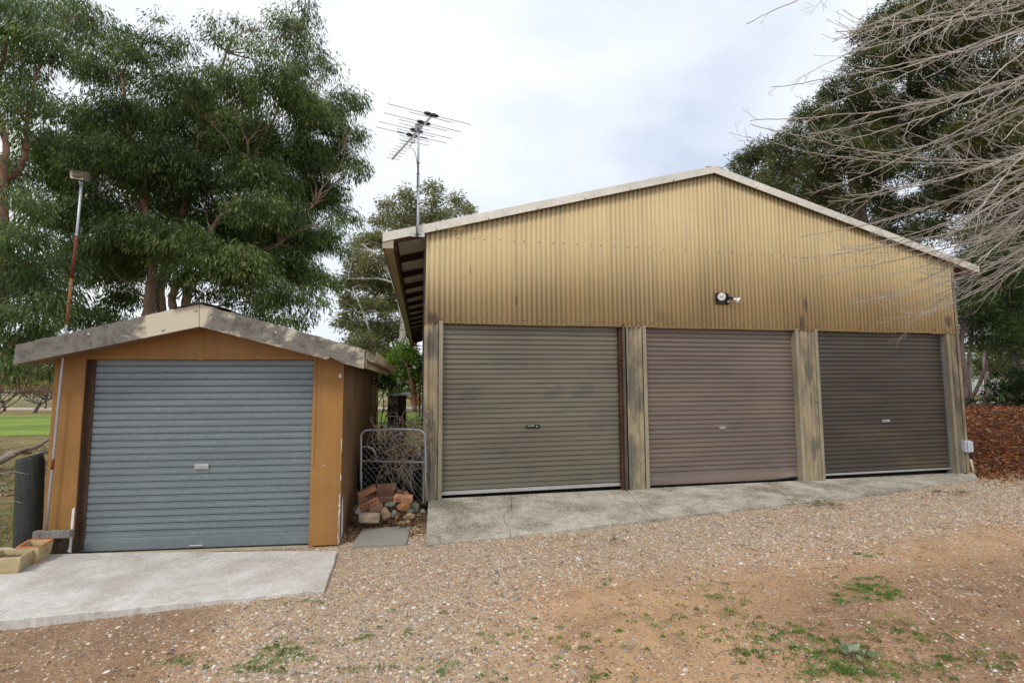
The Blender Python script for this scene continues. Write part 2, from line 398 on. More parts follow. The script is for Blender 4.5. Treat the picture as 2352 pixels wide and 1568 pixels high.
def ground_mat():
    t = NT('driveway earth'); w = t.coord(kind='World')
    g = t.n('ShaderNodeSeparateXYZ'); t.l(w, g.inputs[0])
    big = t.noise(.55, 5, .6, w, .3); med = t.noise(3.2, 6, .65, w); fine = t.noise(26, 5, .7, w); cell = t.vor(85, w, out='Color')
    earth = t.mix(t.ramp(med, [(.32, 0), (.68, 1)]), (.35, .21, .115), (.53, .335, .185))
    grav = t.mix(t.ramp(fine, [(.3, 0), (.7, 1)]), (.31, .215, .135), (.49, .375, .25))
    brown = t.mix(t.ramp(med, [(.3, 0), (.7, 1)]), (.15, .085, .05), (.31, .185, .105))
    # brown humus at the right foreground and the left foreground
    def rng_(sock, a, b):
        r = t.n('ShaderNodeMapRange', interpolation_type='SMOOTHSTEP'); r.inputs['From Min'].default_value = a; r.inputs['From Max'].default_value = b; t.l(sock, r.inputs['Value']); return r.outputs[0]
    yl = t.math('SUBTRACT', g.outputs['Y'], t.math('MULTIPLY', g.outputs['X'], .10))
    bandm = t.math('MAXIMUM', rng_(yl, 3.5, 4.7), t.math('MULTIPLY', rng_(g.outputs['X'], 1.3, .2), rng_(g.outputs['X'], -1.6, -.8)))
    bf = t.math('ADD', t.math('MULTIPLY', bandm, .38), t.math('ADD', t.math('MULTIPLY', big, .7), t.math('MULTIPLY', med, .3)))
    col = t.mix(t.ramp(bf, [(.58, 1), (.98, 0)]), grav, earth)
    rgt = t.math('MULTIPLY', rng_(g.outputs['X'], 1.4, 3.6), rng_(g.outputs['Y'], 4.6, 3.0))
    lft = t.math('MULTIPLY', rng_(g.outputs['X'], -.9, -2.0), rng_(g.outputs['Y'], 5.6, 4.2))
    hm = t.math('MAXIMUM', rgt, lft)
    hm = t.ramp(t.math('ADD', t.math('MULTIPLY', hm, .55), t.math('MULTIPLY', med, .6)), [(.42, 0), (.72, 1)])
    col = t.mix(t.math('MULTIPLY', hm, .7), col, brown)
    # pale and dark grit
    cs = t.n('ShaderNodeSeparateColor'); t.l(cell, cs.inputs[0])
    col = t.mix(t.math('MULTIPLY', t.ramp(cs.outputs[0], [(.80, 0), (.86, 1)]), .35), col, (.50, .41, .31))
    col = t.mix(t.math('MULTIPLY', t.ramp(cs.outputs[1], [(.82, 0), (.88, 1)]), .6), col, (.11, .09, .075))
    # beyond the sheds: dry paddock grass; round the gap: dark litter
    dry = t.mix(t.ramp(t.noise(.35, 6, .65, w), [(.35, 0), (.65, 1)]), (.17, .125, .06), (.24, .20, .075))
    dry = t.mix(t.math('MULTIPLY', t.ramp(t.noise(.11, 5, .6, w), [(.5, 0), (.62, 1)]), .75), dry, (.11, .16, .03))
    far = t.math('MAXIMUM', rng_(g.outputs['Y'], 11, 14), t.math('MULTIPLY', rng_(g.outputs['X'], -3.9, -4.3), rng_(g.outputs['Y'], 4.9, 5.4)))
    col = t.mix(far, col, dry)
    lit = t.math('MULTIPLY', t.math('MULTIPLY', rng_(g.outputs['Y'], 5.9, 6.3), rng_(g.outputs['X'], -1.4, -1.1)), rng_(g.outputs['X'], .7, .3))
    lit = t.math('MULTIPLY', lit, rng_(g.outputs['Y'], 12, 11))
    col = t.mix(t.math('MULTIPLY', lit, .8), col, t.mix(t.ramp(fine, [(.35, 0), (.65, 1)]), (.06, .04, .028), (.20, .12, .075)))
    # mulch bank
    mb = t.math('MULTIPLY', rng_(g.outputs['X'], 9.55, 10.1), rng_(g.outputs['Y'], 6.3, 7.0))
    mul = t.mix(t.ramp(t.noise(9, 6, .7, w), [(.35, 0), (.62, 1)]), (.045, .024, .016), (.18, .062, .026))
    col = t.mix(t.math('MULTIPLY', mb, rng_(g.outputs['Y'], 26, 20)), col, mul)
    h = t.math('ADD', fine, t.math('MULTIPLY', t.vor(85, w), .8))
    return t.fin(col, .95, 0, t.bump(h, .012, .7), .15)
mbg = MB(); mbg.v = verts; mbg.f = faces
tag(mbg.build('ground', ground_mat(), smooth=True), kind='structure')

def wob(a, b, n, amp, seed):
    r = random.Random(seed); a, b = Vector(a), Vector(b); out = []
    d = (b-a); nrm = Vector((-d.y, d.x, 0)).normalized()
    for i in range(n):
        t = i/n; out.append(a+d*t+nrm*(r.uniform(-amp, amp) if i else 0))
    return out
def sheet(name, poly, mat, z, n=1):
    mb = MB(); mb.add([(x, y, z) for x, y in poly], [tuple(range(len(poly)))]); return tag(mb.build(name, mat), kind='structure')
def lawn_mat():
    t = NT('mown lawn'); w = t.coord(kind='World')
    n = t.noise(.5, 6, .65, t.coord((.35, 1, 1), 'World')); f = t.noise(9, 4, .7, t.coord((.3, 1, 1), 'World'))
    col = t.mix(t.ramp(n, [(.35, 0), (.65, 1)]), (.085, .15, .02), (.20, .27, .04))
    col = t.mix(t.math('MULTIPLY', t.ramp(f, [(.45, 0), (.7, 1)]), .5), col, (.25, .27, .07))
    return t.fin(col, .9, 0, t.bump(f, .03, .6), .15)
LM = lawn_mat()
_z = -.212; _q = [atz(130, 1000, _z), atz(130, 953, _z), atz(-400, 955, _z), atz(-400, 1004, _z)]; _r = random.Random(6); mb = MB()
for i in range(121):
    t = i/120; a = _q[0].lerp(_q[3], t); b = _q[1].lerp(_q[2], t)
    a, b = a.lerp(b, _r.uniform(-.03, .03)), b.lerp(a, _r.uniform(-.02, .02)); mb.v += [(a.x, a.y, -.206), (b.x, b.y, -.206)]
mb.f = [(2*i, 2*i+2, 2*i+3, 2*i+1) for i in range(120)]
tag(mb.build('lawn', LM), kind='structure')
sheet('lawn', [(-3.5, 22), (1.5, 22), (3, 24), (3, 30), (-3.5, 33)], LM, -.215)
mb = MB(); _a = [(-160, 78, 83), (-46, 47.5, 51.5), (-12, 38.5, 41.8), (8, 35.5, 38.5), (60, 33, 36.5), (160, 31, 34.5)]
for x_, y0_, y1_ in _a: mb.v += [(x_, y0_, -.216), (x_, y1_, -.216)]
mb.f = [(2*i+2, 2*i, 2*i+1, 2*i+3) for i in range(5)]
tag(mb.build('road', simple('pale gravel road', (.42, .36, .33), .9, 0, .2, 1.2)), kind='structure')
GR = simple('straw and green paddock', (.23, .21, .09), .95, 0, .45, .08)
sheet('field', [(-500, 52), (500, 52), (900, 900), (-900, 900)], GR, -.208)

# ---- concrete slab before the small garage
def slab_piece(name, poly, thick, mat, bevel=.006, parent=None, **k):
    mb = MB(); mb.prism([Vector(p) for p in poly], (0, 0, -thick)); return mb.build(name, mat, parent, bevel=bevel, **k)
s_c = atz(776, 1263, -.135); s_f = atz(745, 1357, -.165); s_l = atz(0, 1438, -.20); s_ll = s_l + (s_l-s_f)*.45
s_bl = atz(170, 1275, -.15)
s_b0 = s_bl + Vector((-1.6, .25, -.02))
poly = wob(s_c, s_f, 6, .008, 1)+wob(s_f, s_l, 60, .013, 2)+wob(s_l, s_ll, 5, .01, 3)+[Vector((s_ll.x-.2, s_ll.y+1.9, -.2)), s_b0, s_bl, atz(345, 1271, -.145)]
poly = [Vector((p.x, p.y, -.130-.033*min(1, max(0, (5.95-p.y)/1.9)))) for p in poly]
tag(slab_piece('concrete_slab', poly, .12, M['slab']), kind='structure')

# ---- concrete apron before the large shed, cast in bays, one bay cracked
def az(x): return -.13 + .0095*max(0, x)
def ap(px, py):
    z = -.1
    for _ in range(8):
        p = atz(px, py, z); f = min(1, max(0, (7.0-p.y)/1.4)); z = -.012 + (az(p.x)+.012)*f
    return Vector((p.x, p.y, z))
def back(px):                                                  # back edge just under the doors
    p = at(px, 1120, 7.16); return Vector((p.x, 7.16, -.012))
crack = [ap(1176, 1142), ap(1175, 1155), ap(1174, 1168), ap(1166, 1173), ap(1159, 1178), ap(1156, 1187), ap(1160, 1197), ap(1163, 1207), ap(1171, 1216), ap(1174, 1226), ap(1172, 1231)]
_c = []
for i in range(len(crack)-1):
    for k in range(4): _c.append(crack[i].lerp(crack[i+1], k/4)+(Vector((rnd.uniform(-.008, .008), 0, 0)) if i+k else Vector()))
crack = _c+[crack[-1]]
crack2 = [c+Vector((.006+.003*math.sin(i*2.3), 0, 0)) for i, c in enumerate(crack)]
jn = lambda a, b, d: [a+Vector((d, 0, 0)), b+Vector((d, 0, 0))]
L0, L1 = back(984), ap(978, 1250)
J1 = (back(1437), ap(1497, 1191)); J2 = (back(1764), ap(1822, 1154)); J3 = (back(1862), ap(1938, 1144)); E1 = (back(2240), ap(2246, 1099))
def bay(poly): 
    o = slab_piece('apron_bay', poly, .14, M['apron'], .004); o.parent = APR; return o
APR = bpy.data.objects.new('concrete_apron', None); COL.objects.link(APR); tag(APR, kind='structure')
cb = back(1176)
bay([L0, L1]+wob(L1, crack[-1], 8, .012, 5)[1:]+crack[::-1]+[Vector((crack[0].x, 7.16, -.012))])
bay([Vector((crack2[0].x, 7.16, -.012))]+crack2+wob(crack2[-1], J1[1], 10, .014, 6)[1:]+[J1[1], J1[0]])
g = .008
bay(jn(J1[0], J1[1], g)+wob(J1[1]+Vector((g, 0, 0)), J2[1], 9, .014, 7)[1:]+[J2[1], J2[0]])
bay(jn(J2[0], J2[1], .006)+[J3[1], J3[0]])
bay(jn(J3[0], J3[1], g)+wob(J3[1]+Vector((g, 0, 0)), E1[1], 12, .016, 8)[1:]+[E1[1], E1[0]])

# ================================================================ LARGE SHED
YW = 7.09; XL, XR = .19, 9.72; ZH = 2.46; LEN = 19.0; SK = .0195
RIDGE = Vector((4.86, 0, 5.17)); EL = Vector((-.42, 0, 3.72)); ER = Vector((10.24, 0, 3.72))
SLOPE = (RIDGE.z-EL.z)/(RIDGE.x-EL.x)
def zroof(x): return RIDGE.z - abs(x-RIDGE.x)*SLOPE - .03
SH = thing('large_shed', (4.9, YW, 0), 'large tan corrugated shed with three roller doors and a low gable roof', 'shed')
def corr_front(x0, x1, zb, zt, y, pitch=.0762, amp=.0085, ph=0, n=8):
    mb = MB(); k = max(2, int(round((x1-x0)/pitch*n))); 
    for i in range(k+1):
        x = x0+(x1-x0)*i/k; yy = y - amp*math.cos(2*PI*(x-ph)/pitch)
        mb.v += [(x, yy, zb(x)), (x, yy, zt(x))]
    for i in range(k): mb.f.append((2*i, 2*i+2, 2*i+3, 2*i+1))
    return mb
SHW = .762; X0 = .731 - SHW
def seg(a, b): return (a, b)
edges = [XL]+[X0+SHW*i for i in range(1, 14) if XL+.1 < X0+SHW*i < XR-.1]+[XR]
for i in range(len(edges)-1):
    a, b = edges[i], edges[i+1]
    dy = -.003*(i % 2)
    zb = ZH + .006*rnd.uniform(-1, 1)
    mb = corr_front(a-.0, b+(.012 if i < len(edges)-2 else 0), lambda x, zb=zb: zb+.004*math.cos(2*PI*(x-X0)/.0762), lambda x: zroof(x), YW+dy, ph=X0)
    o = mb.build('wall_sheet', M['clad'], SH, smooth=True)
    s = o.modifiers.new('thick', 'SOLIDIFY'); s.thickness = .0016; s.offset = 0
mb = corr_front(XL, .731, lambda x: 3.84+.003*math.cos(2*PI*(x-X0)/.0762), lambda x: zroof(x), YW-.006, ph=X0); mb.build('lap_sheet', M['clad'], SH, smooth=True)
# screws in two rows
sm = MB().lathe((0, 0, 0), (0, -1, 0), [(0, .009), (.002, .009), (.004, .005), (.007, .005)], 8).mesh('screw', simple('dark roofing screw', (.06, .055, .05), .5, .4, .2), True)
k = 0
for z, dx in ((3.727, 0), (2.53, .0)):
    x = XL+.07
    j = 0
    while x < XR-.05:
        xx = X0 + round((x-X0)/.0762)*.0762
        if z < zroof(xx)-.25: link('screw', sm, SH, Vector((xx, YW-.011, z+rnd.uniform(-.008, .008)))-SH.location)
        x += .229 if j % 3 else .155; j += 1
# hidden rest of the body: side walls, back wall, so that it is a building from anywhere
def sk(x, y, z): return (x+SK*(y-YW), y, z)
def wallquad(mb, a, b, z0, z1, t=.03):
    pass
mb = MB(); k = int(LEN/.0762*4)
for i in range(k+1):
    y = YW+.03+(LEN-.03)*i/k; o_ = .0085*math.cos(2*PI*y/.0762)
    mb.v += [sk(XL+.0-o_+.01, y, -.1), sk(XL-o_+.01, y, zroof(XL)-.02)]
for i in range(k): mb.f.append((2*i, 2*i+1, 2*i+3, 2*i+2))
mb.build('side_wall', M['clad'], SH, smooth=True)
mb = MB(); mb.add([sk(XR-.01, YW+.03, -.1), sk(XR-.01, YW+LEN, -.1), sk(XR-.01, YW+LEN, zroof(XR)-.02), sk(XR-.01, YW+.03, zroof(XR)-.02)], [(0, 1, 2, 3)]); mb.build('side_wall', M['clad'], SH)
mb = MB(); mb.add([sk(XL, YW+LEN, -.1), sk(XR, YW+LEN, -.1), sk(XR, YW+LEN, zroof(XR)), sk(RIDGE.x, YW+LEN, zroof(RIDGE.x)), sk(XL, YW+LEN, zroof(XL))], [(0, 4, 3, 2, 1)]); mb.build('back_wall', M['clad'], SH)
mb = MB(); mb.box(XL+.05, XR-.05, YW+.3, YW+.34, -.05, 3.6); mb.build('inner_lining', M['inside'], SH)
# roof sheets: ribs run down the slope
for sgn, e_ in ((-1, EL), (1, ER)):
    mb = MB(); k = int((LEN+.1)/.0762*6)
    for i in range(k+1):
        y = YW-.03+(LEN+.1)*i/k; dz = .0085*math.cos(2*PI*y/.0762)
        mb.v += [sk(e_.x, y, e_.z-.035+dz), sk(RIDGE.x, y, RIDGE.z-.035+dz)]
    for i in range(k): mb.f.append((2*i, 2*i+2, 2*i+3, 2*i+1))
    mb.build('roof_sheet', M['roofmet'], SH, smooth=True)
# barge capping on the rake: front face with folded top
for a, b in ((EL, RIDGE), (RIDGE, ER)):
    yf = YW-.075; n = 1
    pts = [(a.x, yf, a.z), (b.x, yf, b.z), (b.x, yf, b.z-.128), (a.x, yf, a.z-.128)]
    mb = MB(); mb.prism(pts, (0, .012, 0))
    mb.prism([(a.x, yf+.012, a.z+.001), (b.x, yf+.012, b.z+.001), (b.x, yf+.012, b.z-.012), (a.x, yf+.012, a.z-.012)], (0, .14, 0))
    mb.build('barge_capping', M['cap'], SH, bevel=.003)
    # small screws along the capping
    for j in range(1, 7):
        t = j/7; p = a.lerp(b, t); link('screw', sm, SH, Vector((p.x, yf-.001, p.z-.112))-SH.location)
mb = MB(); mb.prism([(RIDGE.x-.16, YW-.09, RIDGE.z-.040), (RIDGE.x-.015, YW-.07, RIDGE.z+.006), (RIDGE.x+.015, YW-.07, RIDGE.z+.006), (RIDGE.x+.16, YW-.09, RIDGE.z-.040), (RIDGE.x, YW-.07, RIDGE.z-.008)], (SK*LEN, LEN, 0)); mb.build('ridge_cap', M['cap'], SH)
# left eave: outer fascia gutter, timber beam, rafters
mb = MB(); mb.prism([(EL.x, YW-.06, 3.70), (EL.x+.012, YW-.06, 3.70), (EL.x+.012, YW-.06, 3.50), (EL.x, YW-.06, 3.50)], (SK*LEN, LEN, 0)); mb.build('fascia', M['gutter'], SH)
mb = MB(); mb.prism([(EL.x+.02, YW-.06, 3.52), (EL.x+.145, YW-.06, 3.52), (EL.x+.145, YW-.06, 3.508), (EL.x+.02, YW-.06, 3.508)], (SK*LEN, LEN, 0)); mb.build('soffit_lining', M['gutter'], SH)
mb = MB(); mb.prism([(EL.x+.15, YW+.04, 3.69), (EL.x+.195, YW+.04, 3.70), (EL.x+.195, YW+.04, 3.50), (EL.x+.15, YW+.04, 3.50)], (SK*LEN*.98, LEN*.98, 0)); mb.build('eave_beam', M['raft'], SH)
mb = MB(); mb.box(EL.x+.013, EL.x+.15, YW-.062, YW-.05, 3.505, 3.66); mb.build('fascia_end', M['gutter'], SH)
rm = MB(); x0, x1 = EL.x+.13, XL-.015
z0 = EL.z-.05+(x0-EL.x)*SLOPE; z1 = EL.z-.05+(x1-EL.x)*SLOPE
rm.prism([(x0, 0, z0-.0), (x1, 0, z1), (x1, 0, z1-.105), (x0, 0, z0-.105)], (0, .055, 0))
rme = rm.mesh('rafter', M['raft'], origin=(0, 0, 0))
for i in range(16):
    y = YW-.04+1.2*i+(.04 if i else 0)
    link('rafter', rme, SH, Vector((SK*(y-YW), y, -.004 if i else -.012))-SH.location)
xr = XR+.02
rm = MB(); rm.prism([(xr, 0, zroof(xr)-.03), (ER.x-.08, 0, zroof(ER.x-.08)-.03), (ER.x-.08, 0, zroof(ER.x-.08)-.14), (xr, 0, zroof(xr)-.14)], (0, .05, 0)); rme2 = rm.mesh('rafter', M['raft'])
for i in range(5): link('rafter', rme2, SH, Vector((0, YW+.02+1.2*i, 0))-SH.location)
mb = MB(); mb.prism([(ER.x, YW-.06, 3.70), (ER.x+.012, YW-.06, 3.70), (ER.x+.012, YW-.06, 3.56), (ER.x, YW-.06, 3.56)], (SK*LEN, LEN, 0)); mb.build('fascia', M['gutter'], SH)
# downpipe at the far end of the left wall
dp = MB(); y = YW+LEN-.4
dp.tube([sk(EL.x+.05, y, 3.50), sk(EL.x+.05, y, 3.35), sk(XL-.12, y, 3.0), sk(XL-.1, y, 2.8), sk(XL-.1, y, -.1)], .045, 8); dp.build('downpipe', M['jamb'], SH, True)
dp = MB(); y = YW+.35
dp.box(XL-.035, XL-.006, YW+.03, YW+.07, -.05, 3.55); dp.build('corner_timber', M['inside'], SH)

# piers: corrugated cladding between the doors with folded jamb flashings
DOORS = [(.44, 3.19), (3.585, 6.29), (6.72, 9.44)]
piers = [(XL, .44, None), (3.19, 3.585, None), (6.29, 6.72, None), (9.44, XR, None)]
for i, (a, b, _) in enumerate(piers):
    fl = .055
    ca, cb2 = (a, b-fl) if i == 0 else ((a+fl, b) if i == 3 else (a+fl, b-fl))
    if i in (1,): ca = a+.075
    mb = corr_front(ca, cb2, lambda x: -.03, lambda x: ZH+.02, YW+.012, pitch=.0762, amp=.013, ph=ca+.02)
    o = mb.build('pier_cladding', M['pier'], SH, smooth=True)
    sides = ([] if i == 0 else [(a, 1)]) + ([] if i == 3 else [(b-fl, -1)])
    for xx, s_ in sides:
        w_ = .04 if (i == 1 and s_ == 1) else fl
        mb = MB(); 
        mb.box(xx, xx+w_, YW-.022, YW-.018, -.055, ZH+.035 if i != 3 else ZH-.01)                  # front flange
        xe = xx if s_ == 1 else xx+w_-.003
        mb.box(xe, xe+.003, YW-.0175, YW+.16, -.05, ZH-.012)                  # return into the opening
        mb.box((xx+w_-.003) if s_ == 1 else xx, (xx+w_) if s_ == 1 else xx+.003, YW-.0175, YW-.003, -.05, ZH+.05)
        mb.build('jamb_flashing', M['flash'] if not (i == 1 and s_ == 1) else M['door3'], SH, bevel=.001)
    for z in (.35, 1.25, 2.2):
        link('screw', sm, SH, Vector((ca+.045, YW-.004, z))-SH.location)
        link('screw', sm, SH, Vector((ca+.045+.15, YW-.004, z+.02))-SH.location) if b-a > .3 else None
mb = MB(); mb.box(3.150, 3.184, YW+.02, YW+.07, -.05, ZH-.01); mb.build('rusty_jamb', M['rust'], SH)
mb = MB(); mb.box(XL+.02, XR-.02, YW+.015, YW+.24, ZH+.02, ZH+.08); mb.build('lintel', M['inside'], SH)
# corner flashing at both front corners
for x, nm in ((XL-.012, 0), (XR-.008, 1)):
    mb = MB(); mb.box(x-(.0 if nm == 0 else .05), x+(.05 if nm == 0 else .01), YW-.016, YW-.0125, -.05, 2.42 if nm == 0 else 3.6); mb.box(x-.003 if nm == 0 else x+.011, x if nm == 0 else x+.014, YW-.016, YW+.09, -.05, 3.6)
    mb.build('corner_flashing', M['pier'] if nm == 0 else M['pier'], SH)

# roller doors: every slat its own piece
def slat_mesh(x0, x1, h, y, name, mat, n=14, wav=0):
    prof = [(.0095, .0), (.011, .04), (.0125, .40), (.012, .74), (.0165, .78), (.018, .83), (.0145, .865), (-.010, .885), (-.010, .965), (.0095, .985), (.0095, 1.0)]
    mb = MB(); k = n
    for i in range(k+1):
        x = x0+(x1-x0)*i/k
        for d, t in prof: mb.v.append((x, y-d, h*t))
    m_ = len(prof)
    for i in range(k):
        for j in range(m_-1):
            a = i*m_+j; mb.f.append((a, a+m_, a+m_+1, a+1))
    return mb.mesh(name, mat)
def roller_door(x0, x1, y, zb, zt, nsl, mat, parent, label, rail, tilt=0, frame=lambda x, y, z: (x, y, z), hx=None, handle=None):
    R_ = bpy.data.objects.new('roller_door', None); COL.objects.link(R_); R_.parent = parent; c = Vector(((x0+x1)/2, y, zb)); R_.location = c-worldloc(parent)
    R_['label'] = label
    h = (zt-zb-rail)/nsl; me = slat_mesh(x0-c.x, x1-c.x, h, 0, 'slat', mat)
    for i in range(nsl):
        o = link('slat', me, R_, Vector((rnd.uniform(-.003, .003), rnd.uniform(-.0018, .0018), rail+h*i+rnd.uniform(-.0012, .0012))))
        o.rotation_euler = (0, tilt+rnd.uniform(-.0007, .0007), 0)
    return R_, c, h
D1, c1, h1 = roller_door(.44, 3.15, YW+.10, .045, 2.47, 33, M['door1'], SH, 'olive taupe roller door with faint smudges', .045, tilt=-.004)
mb = MB(); mb.obox((c1.x, YW+.083, .055), (1.355, 0, .006), (0, .008, 0), (0, 0, .022)); mb.obox((c1.x, YW+.078, .082), (1.355, 0, .006), (0, .003, 0), (0, 0, .003)); mb.build('bottom_rail', M['alu'], D1, bevel=.003)
D2, c2, h2 = roller_door(3.60, 6.285, YW+.10, .03, 2.47, 32, M['door2'], SH, 'dusty pink brown roller door dented at its lower right corner', .12)
mb = MB()                                                       # plain bottom band, buckled at one corner
nn = 40
for i in range(nn+1):
    t = i/nn; x = 3.60+2.685*t; b_ = math.exp(-((t-.93)/.06)**2); w_ = math.sin(t*40)*b_*.006
    for z, d in ((.02+.022*sstep(.8, 1, t), .012), (.05+.02*b_, .016+.014*b_+w_), (.09, .014-.01*b_+w_), (.155, .010)): mb.v.append((x, YW+.10-d, z))
for i in range(nn):
    for j in range(3): a = i*4+j; mb.f.append((a, a+4, a+5, a+1))
mb.build('bottom_rail', M['door2'], D2, smooth=True)
mb = MB(); mb.box(3.6, 6.285, YW+.088, YW+.098, .012, .022); mb.build('weather_strip', M['dark'], D2)
D3, c3, h3 = roller_door(6.74, 9.43, YW+.10, .05, 2.47, 33, M['door3'], SH, 'dark brown roller door with a rusty tinge across its middle', .04, tilt=-.003)
mb = MB(); mb.obox((c3.x, YW+.083, .062), (1.345, 0, .004), (0, .008, 0), (0, 0, .016)); mb.build('bottom_rail', M['alu'], D3, bevel=.003)
mb = MB(); mb.box(9.425, 9.437, YW+.05, YW+.12, -.02, 2.44); mb.build('door_guide', M['galv'], D3)
def handle(D, px, py, mat, w=.135, hgt=.042, lock=True, face=YW+.084):
    p = at(px, py, face); mb = MB(); r = Vector((w/2, 0, 0))
    mb.box(p.x-w/2, p.x+w/2, face-.012, face+.004, p.z-hgt/2, p.z+hgt/2); o = mb.build('handle', mat, D, bevel=.003)
    mb = MB(); mb.box(p.x-w*.42, p.x+w*.08, face-.020, face-.0125, p.z+hgt*.12, p.z+hgt*.38)
    mb.lathe((p.x+w*.28, face-.012, p.z), (0, -1, 0), [(0, .011), (.004, .011), (.006, .008)], 14); mb.build('lock', M['galv'] if lock else mat, D)
handle(D1, 1224, 979, M['dark'], .21, .05); handle(D2, 1659, 982, M['galv'], .115, .045); handle(D3, 2034, 966, M['galv'], .16, .045)
p = at(1008, 1040, YW+.07); mb = MB(); mb.box(p.x-.01, p.x+.02, p.y-.02, p.y+.01, p.z-.02, p.z+.03); mb.tube([(p.x+.0, p.y-.02, p.z+.02), (p.x+.04, p.y-.02, p.z+.02)], .005, 6); mb.build('side_latch', M['galv'], D1)

# ================================================================ SMALL GARAGE
A0 = Vector((-3.40, 6.12, 0)); B0 = Vector((-1.07, 5.90, 0)); U = (B0-A0).normalized(); N = Vector((-U.y, U.x, 0)); VD = Vector((.004, 1, 0)).normalized()
def lp(px, py, d=0.0):                                          # (along, height) on the garage front, d metres behind it
    r = ray(px, py); o = A0+N*d
    t = (o-CAM).dot(N)/r.dot(N); q = CAM+r*t; return (q-A0).dot(U), q.z
def lw(a, d, z): return A0+U*a+N*d+Vector((0, 0, z))
GA = thing('small_garage', lw(1.15, 0, -.15), 'small orange garage with a galvanised roller door and lichen stained bargeboards', 'garage')
aL = lp(111, 1040)[0]; aR = lp(785, 1040)[0]
dl, dzt = lp(212, 822, .1); dr, _ = lp(717, 1000, .1); _, dzb = lp(450, 1256, .1)
dzt = lp(460, 824, .1)[1]; ztop = dzt+.0
jl = lp(170, 1000)[0]; jl = (lp(204, 822)[0]+lp(160, 1270)[0])/2; jr = lp(716, 1000)[0]
apx = lp(458, 698, -.27); apb = lp(458, 750, -.27); lt = lp(37, 792, -.27); lb = lp(30, 838, -.27); rt_ = lp(838, 803, -.27); rb = lp(836, 847, -.27)
def gpoly(mb, pts, d0, d1): mb.prism([lw(a, d0, z) for a, z in pts], N*(d1-d0)); return mb
gb = -.165
# front sheets
def gtop(a):                                                  # underside of the barge
    return (apx[1]+(a-apx[0])*((apx[1]-lt[1])/(apx[0]-lt[0])) if a < apx[0] else apx[1]+(a-apx[0])*((rt_[1]-apx[1])/(rt_[0]-apx[0])))-.03
mb = MB(); gpoly(mb, [(aL, -.0), (jl, -.0), (jl, ztop), (jl, gtop(jl)), (aL, gtop(aL))], 0, .012); mb.build('front_sheet', M['orange'], GA)
mb = MB(); gpoly(mb, [(jr, gb), (aR, gb), (aR, gtop(aR)), (jr, gtop(jr))], 0, .012); mb.build('front_sheet', M['orange'], GA)
am = lp(466, 780)[0]
mb = MB(); gpoly(mb, [(jl+.002, ztop-.01), (am-.003, ztop-.01), (am-.003, gtop(am-.003)), (jl+.002, gtop(jl))], .001, .013); mb.build('gable_sheet', M['orange'], GA)
mb = MB(); gpoly(mb, [(am, ztop-.01), (jr-.002, ztop-.01), (jr-.002, gtop(jr)), (am, gtop(am))], .001, .013); mb.build('gable_sheet', M['orange'], GA)
mb = MB(); gpoly(mb, [(am-.03, ztop-.015), (am+.012, ztop-.015), (am+.012, gtop(am)), (am-.03, gtop(am))], -.006, .0); mb.build('cover_strip', M['orange'], GA, bevel=.001)
mb = MB(); gpoly(mb, [(jr+.0, lp(716, 1068)[1]), (jr+.035, lp(716, 1068)[1]), (jr+.035, ztop+.03), (jr, ztop+.03)], -.008, 0); mb.build('cover_strip', M['orange'], GA, bevel=.001)
mb = MB(); gpoly(mb, [(jl+.04, ztop+.005), (jr-.04, ztop+.005), (jr-.04, ztop+.035), (jl+.04, ztop+.035)], -.005, .0); mb.build('cover_strip', M['orange'], GA, bevel=.001)
# corner strip and flaked paint
mb = MB(); gpoly(mb, [(aR-.035, gb+.02), (aR-.001, gb+.02), (aR-.001, gtop(aR)-.02), (aR-.035, gtop(aR)-.02)], -.004, 0); mb.build('corner_strip', M['orange'], GA, bevel=.002)
fl_ = random.Random(4); mb = MB()
for i in range(34):                                            # flakes of bare white along the corner edge
    zc = gb+.08+fl_.random()**1.6*1.15; h_ = fl_.uniform(.008, .05)*(1.6 if zc < .35 else .8); w_ = fl_.uniform(.003, .014)*(1.6 if zc < .35 else .7)
    a1 = aR-.0005; pts = [(a1-w_*fl_.uniform(.2, .7), zc-h_), (a1, zc-h_*.8), (a1, zc+h_*.9), (a1-w_*.4, zc+h_), (a1-w_, zc+h_*fl_.uniform(-.3, .5))]
    gpoly(mb, pts, -.0055, -.0042)
gpoly(mb, [(aR-.05, lp(787, 862)[1]-.02), (aR-.03, lp(787, 862)[1]-.03), (aR-.022, lp(787, 862)[1]), (aR-.036, lp(787, 862)[1]+.022), (aR-.052, lp(787, 862)[1]+.01)], -.006, -.0045)
o = mb.build('paint_flakes', M['white'], GA); o['kind'] = 'stuff'
# masonry footing, jamb, lintel and door
mb = MB(); gpoly(mb, [(aL+.05, -.19), (jl-.005, -.19), (jl-.005, -.002), (aL+.05, -.002)], .01, .10); mb.build('footing', concrete('painted brick footing', (.10, .062, .04), (.06, .04, .03), .5, 3, (.5, .48, .44), .3), GA, bevel=.004)
mb = MB(); gpoly(mb, [(jl-.012, -.27), (jl+.0, -.27), (jl+.0, ztop), (jl-.012, ztop)], .0135, .17); gpoly(mb, [(jl, -.15), (jl+.05, -.15), (jl+.05, ztop-.002), (jl, ztop-.002)], .075, .17); mb.build('door_jamb', M['jamb'], GA, bevel=.002)
mb = MB(); z0 = lp(165, 1270)[1]; z1 = lp(165, 1165)[1]; gpoly(mb, [(jl-.048, z0+.02), (jl-.012, z0+.005), (jl-.006, z1-.0), (jl-.030, z1-.015), (jl-.035, z1-.4)], -.005, -.001); mb.build('white_strip', M['white'], GA)
mb = MB(); gpoly(mb, [(jl, ztop-.004), (jr, ztop-.004), (jr, ztop+.05), (jl, ztop+.05)], .014, .18); mb.build('lintel', M['jamb'], GA)
cc = lw((dl+dr)/2, .1, dzb)
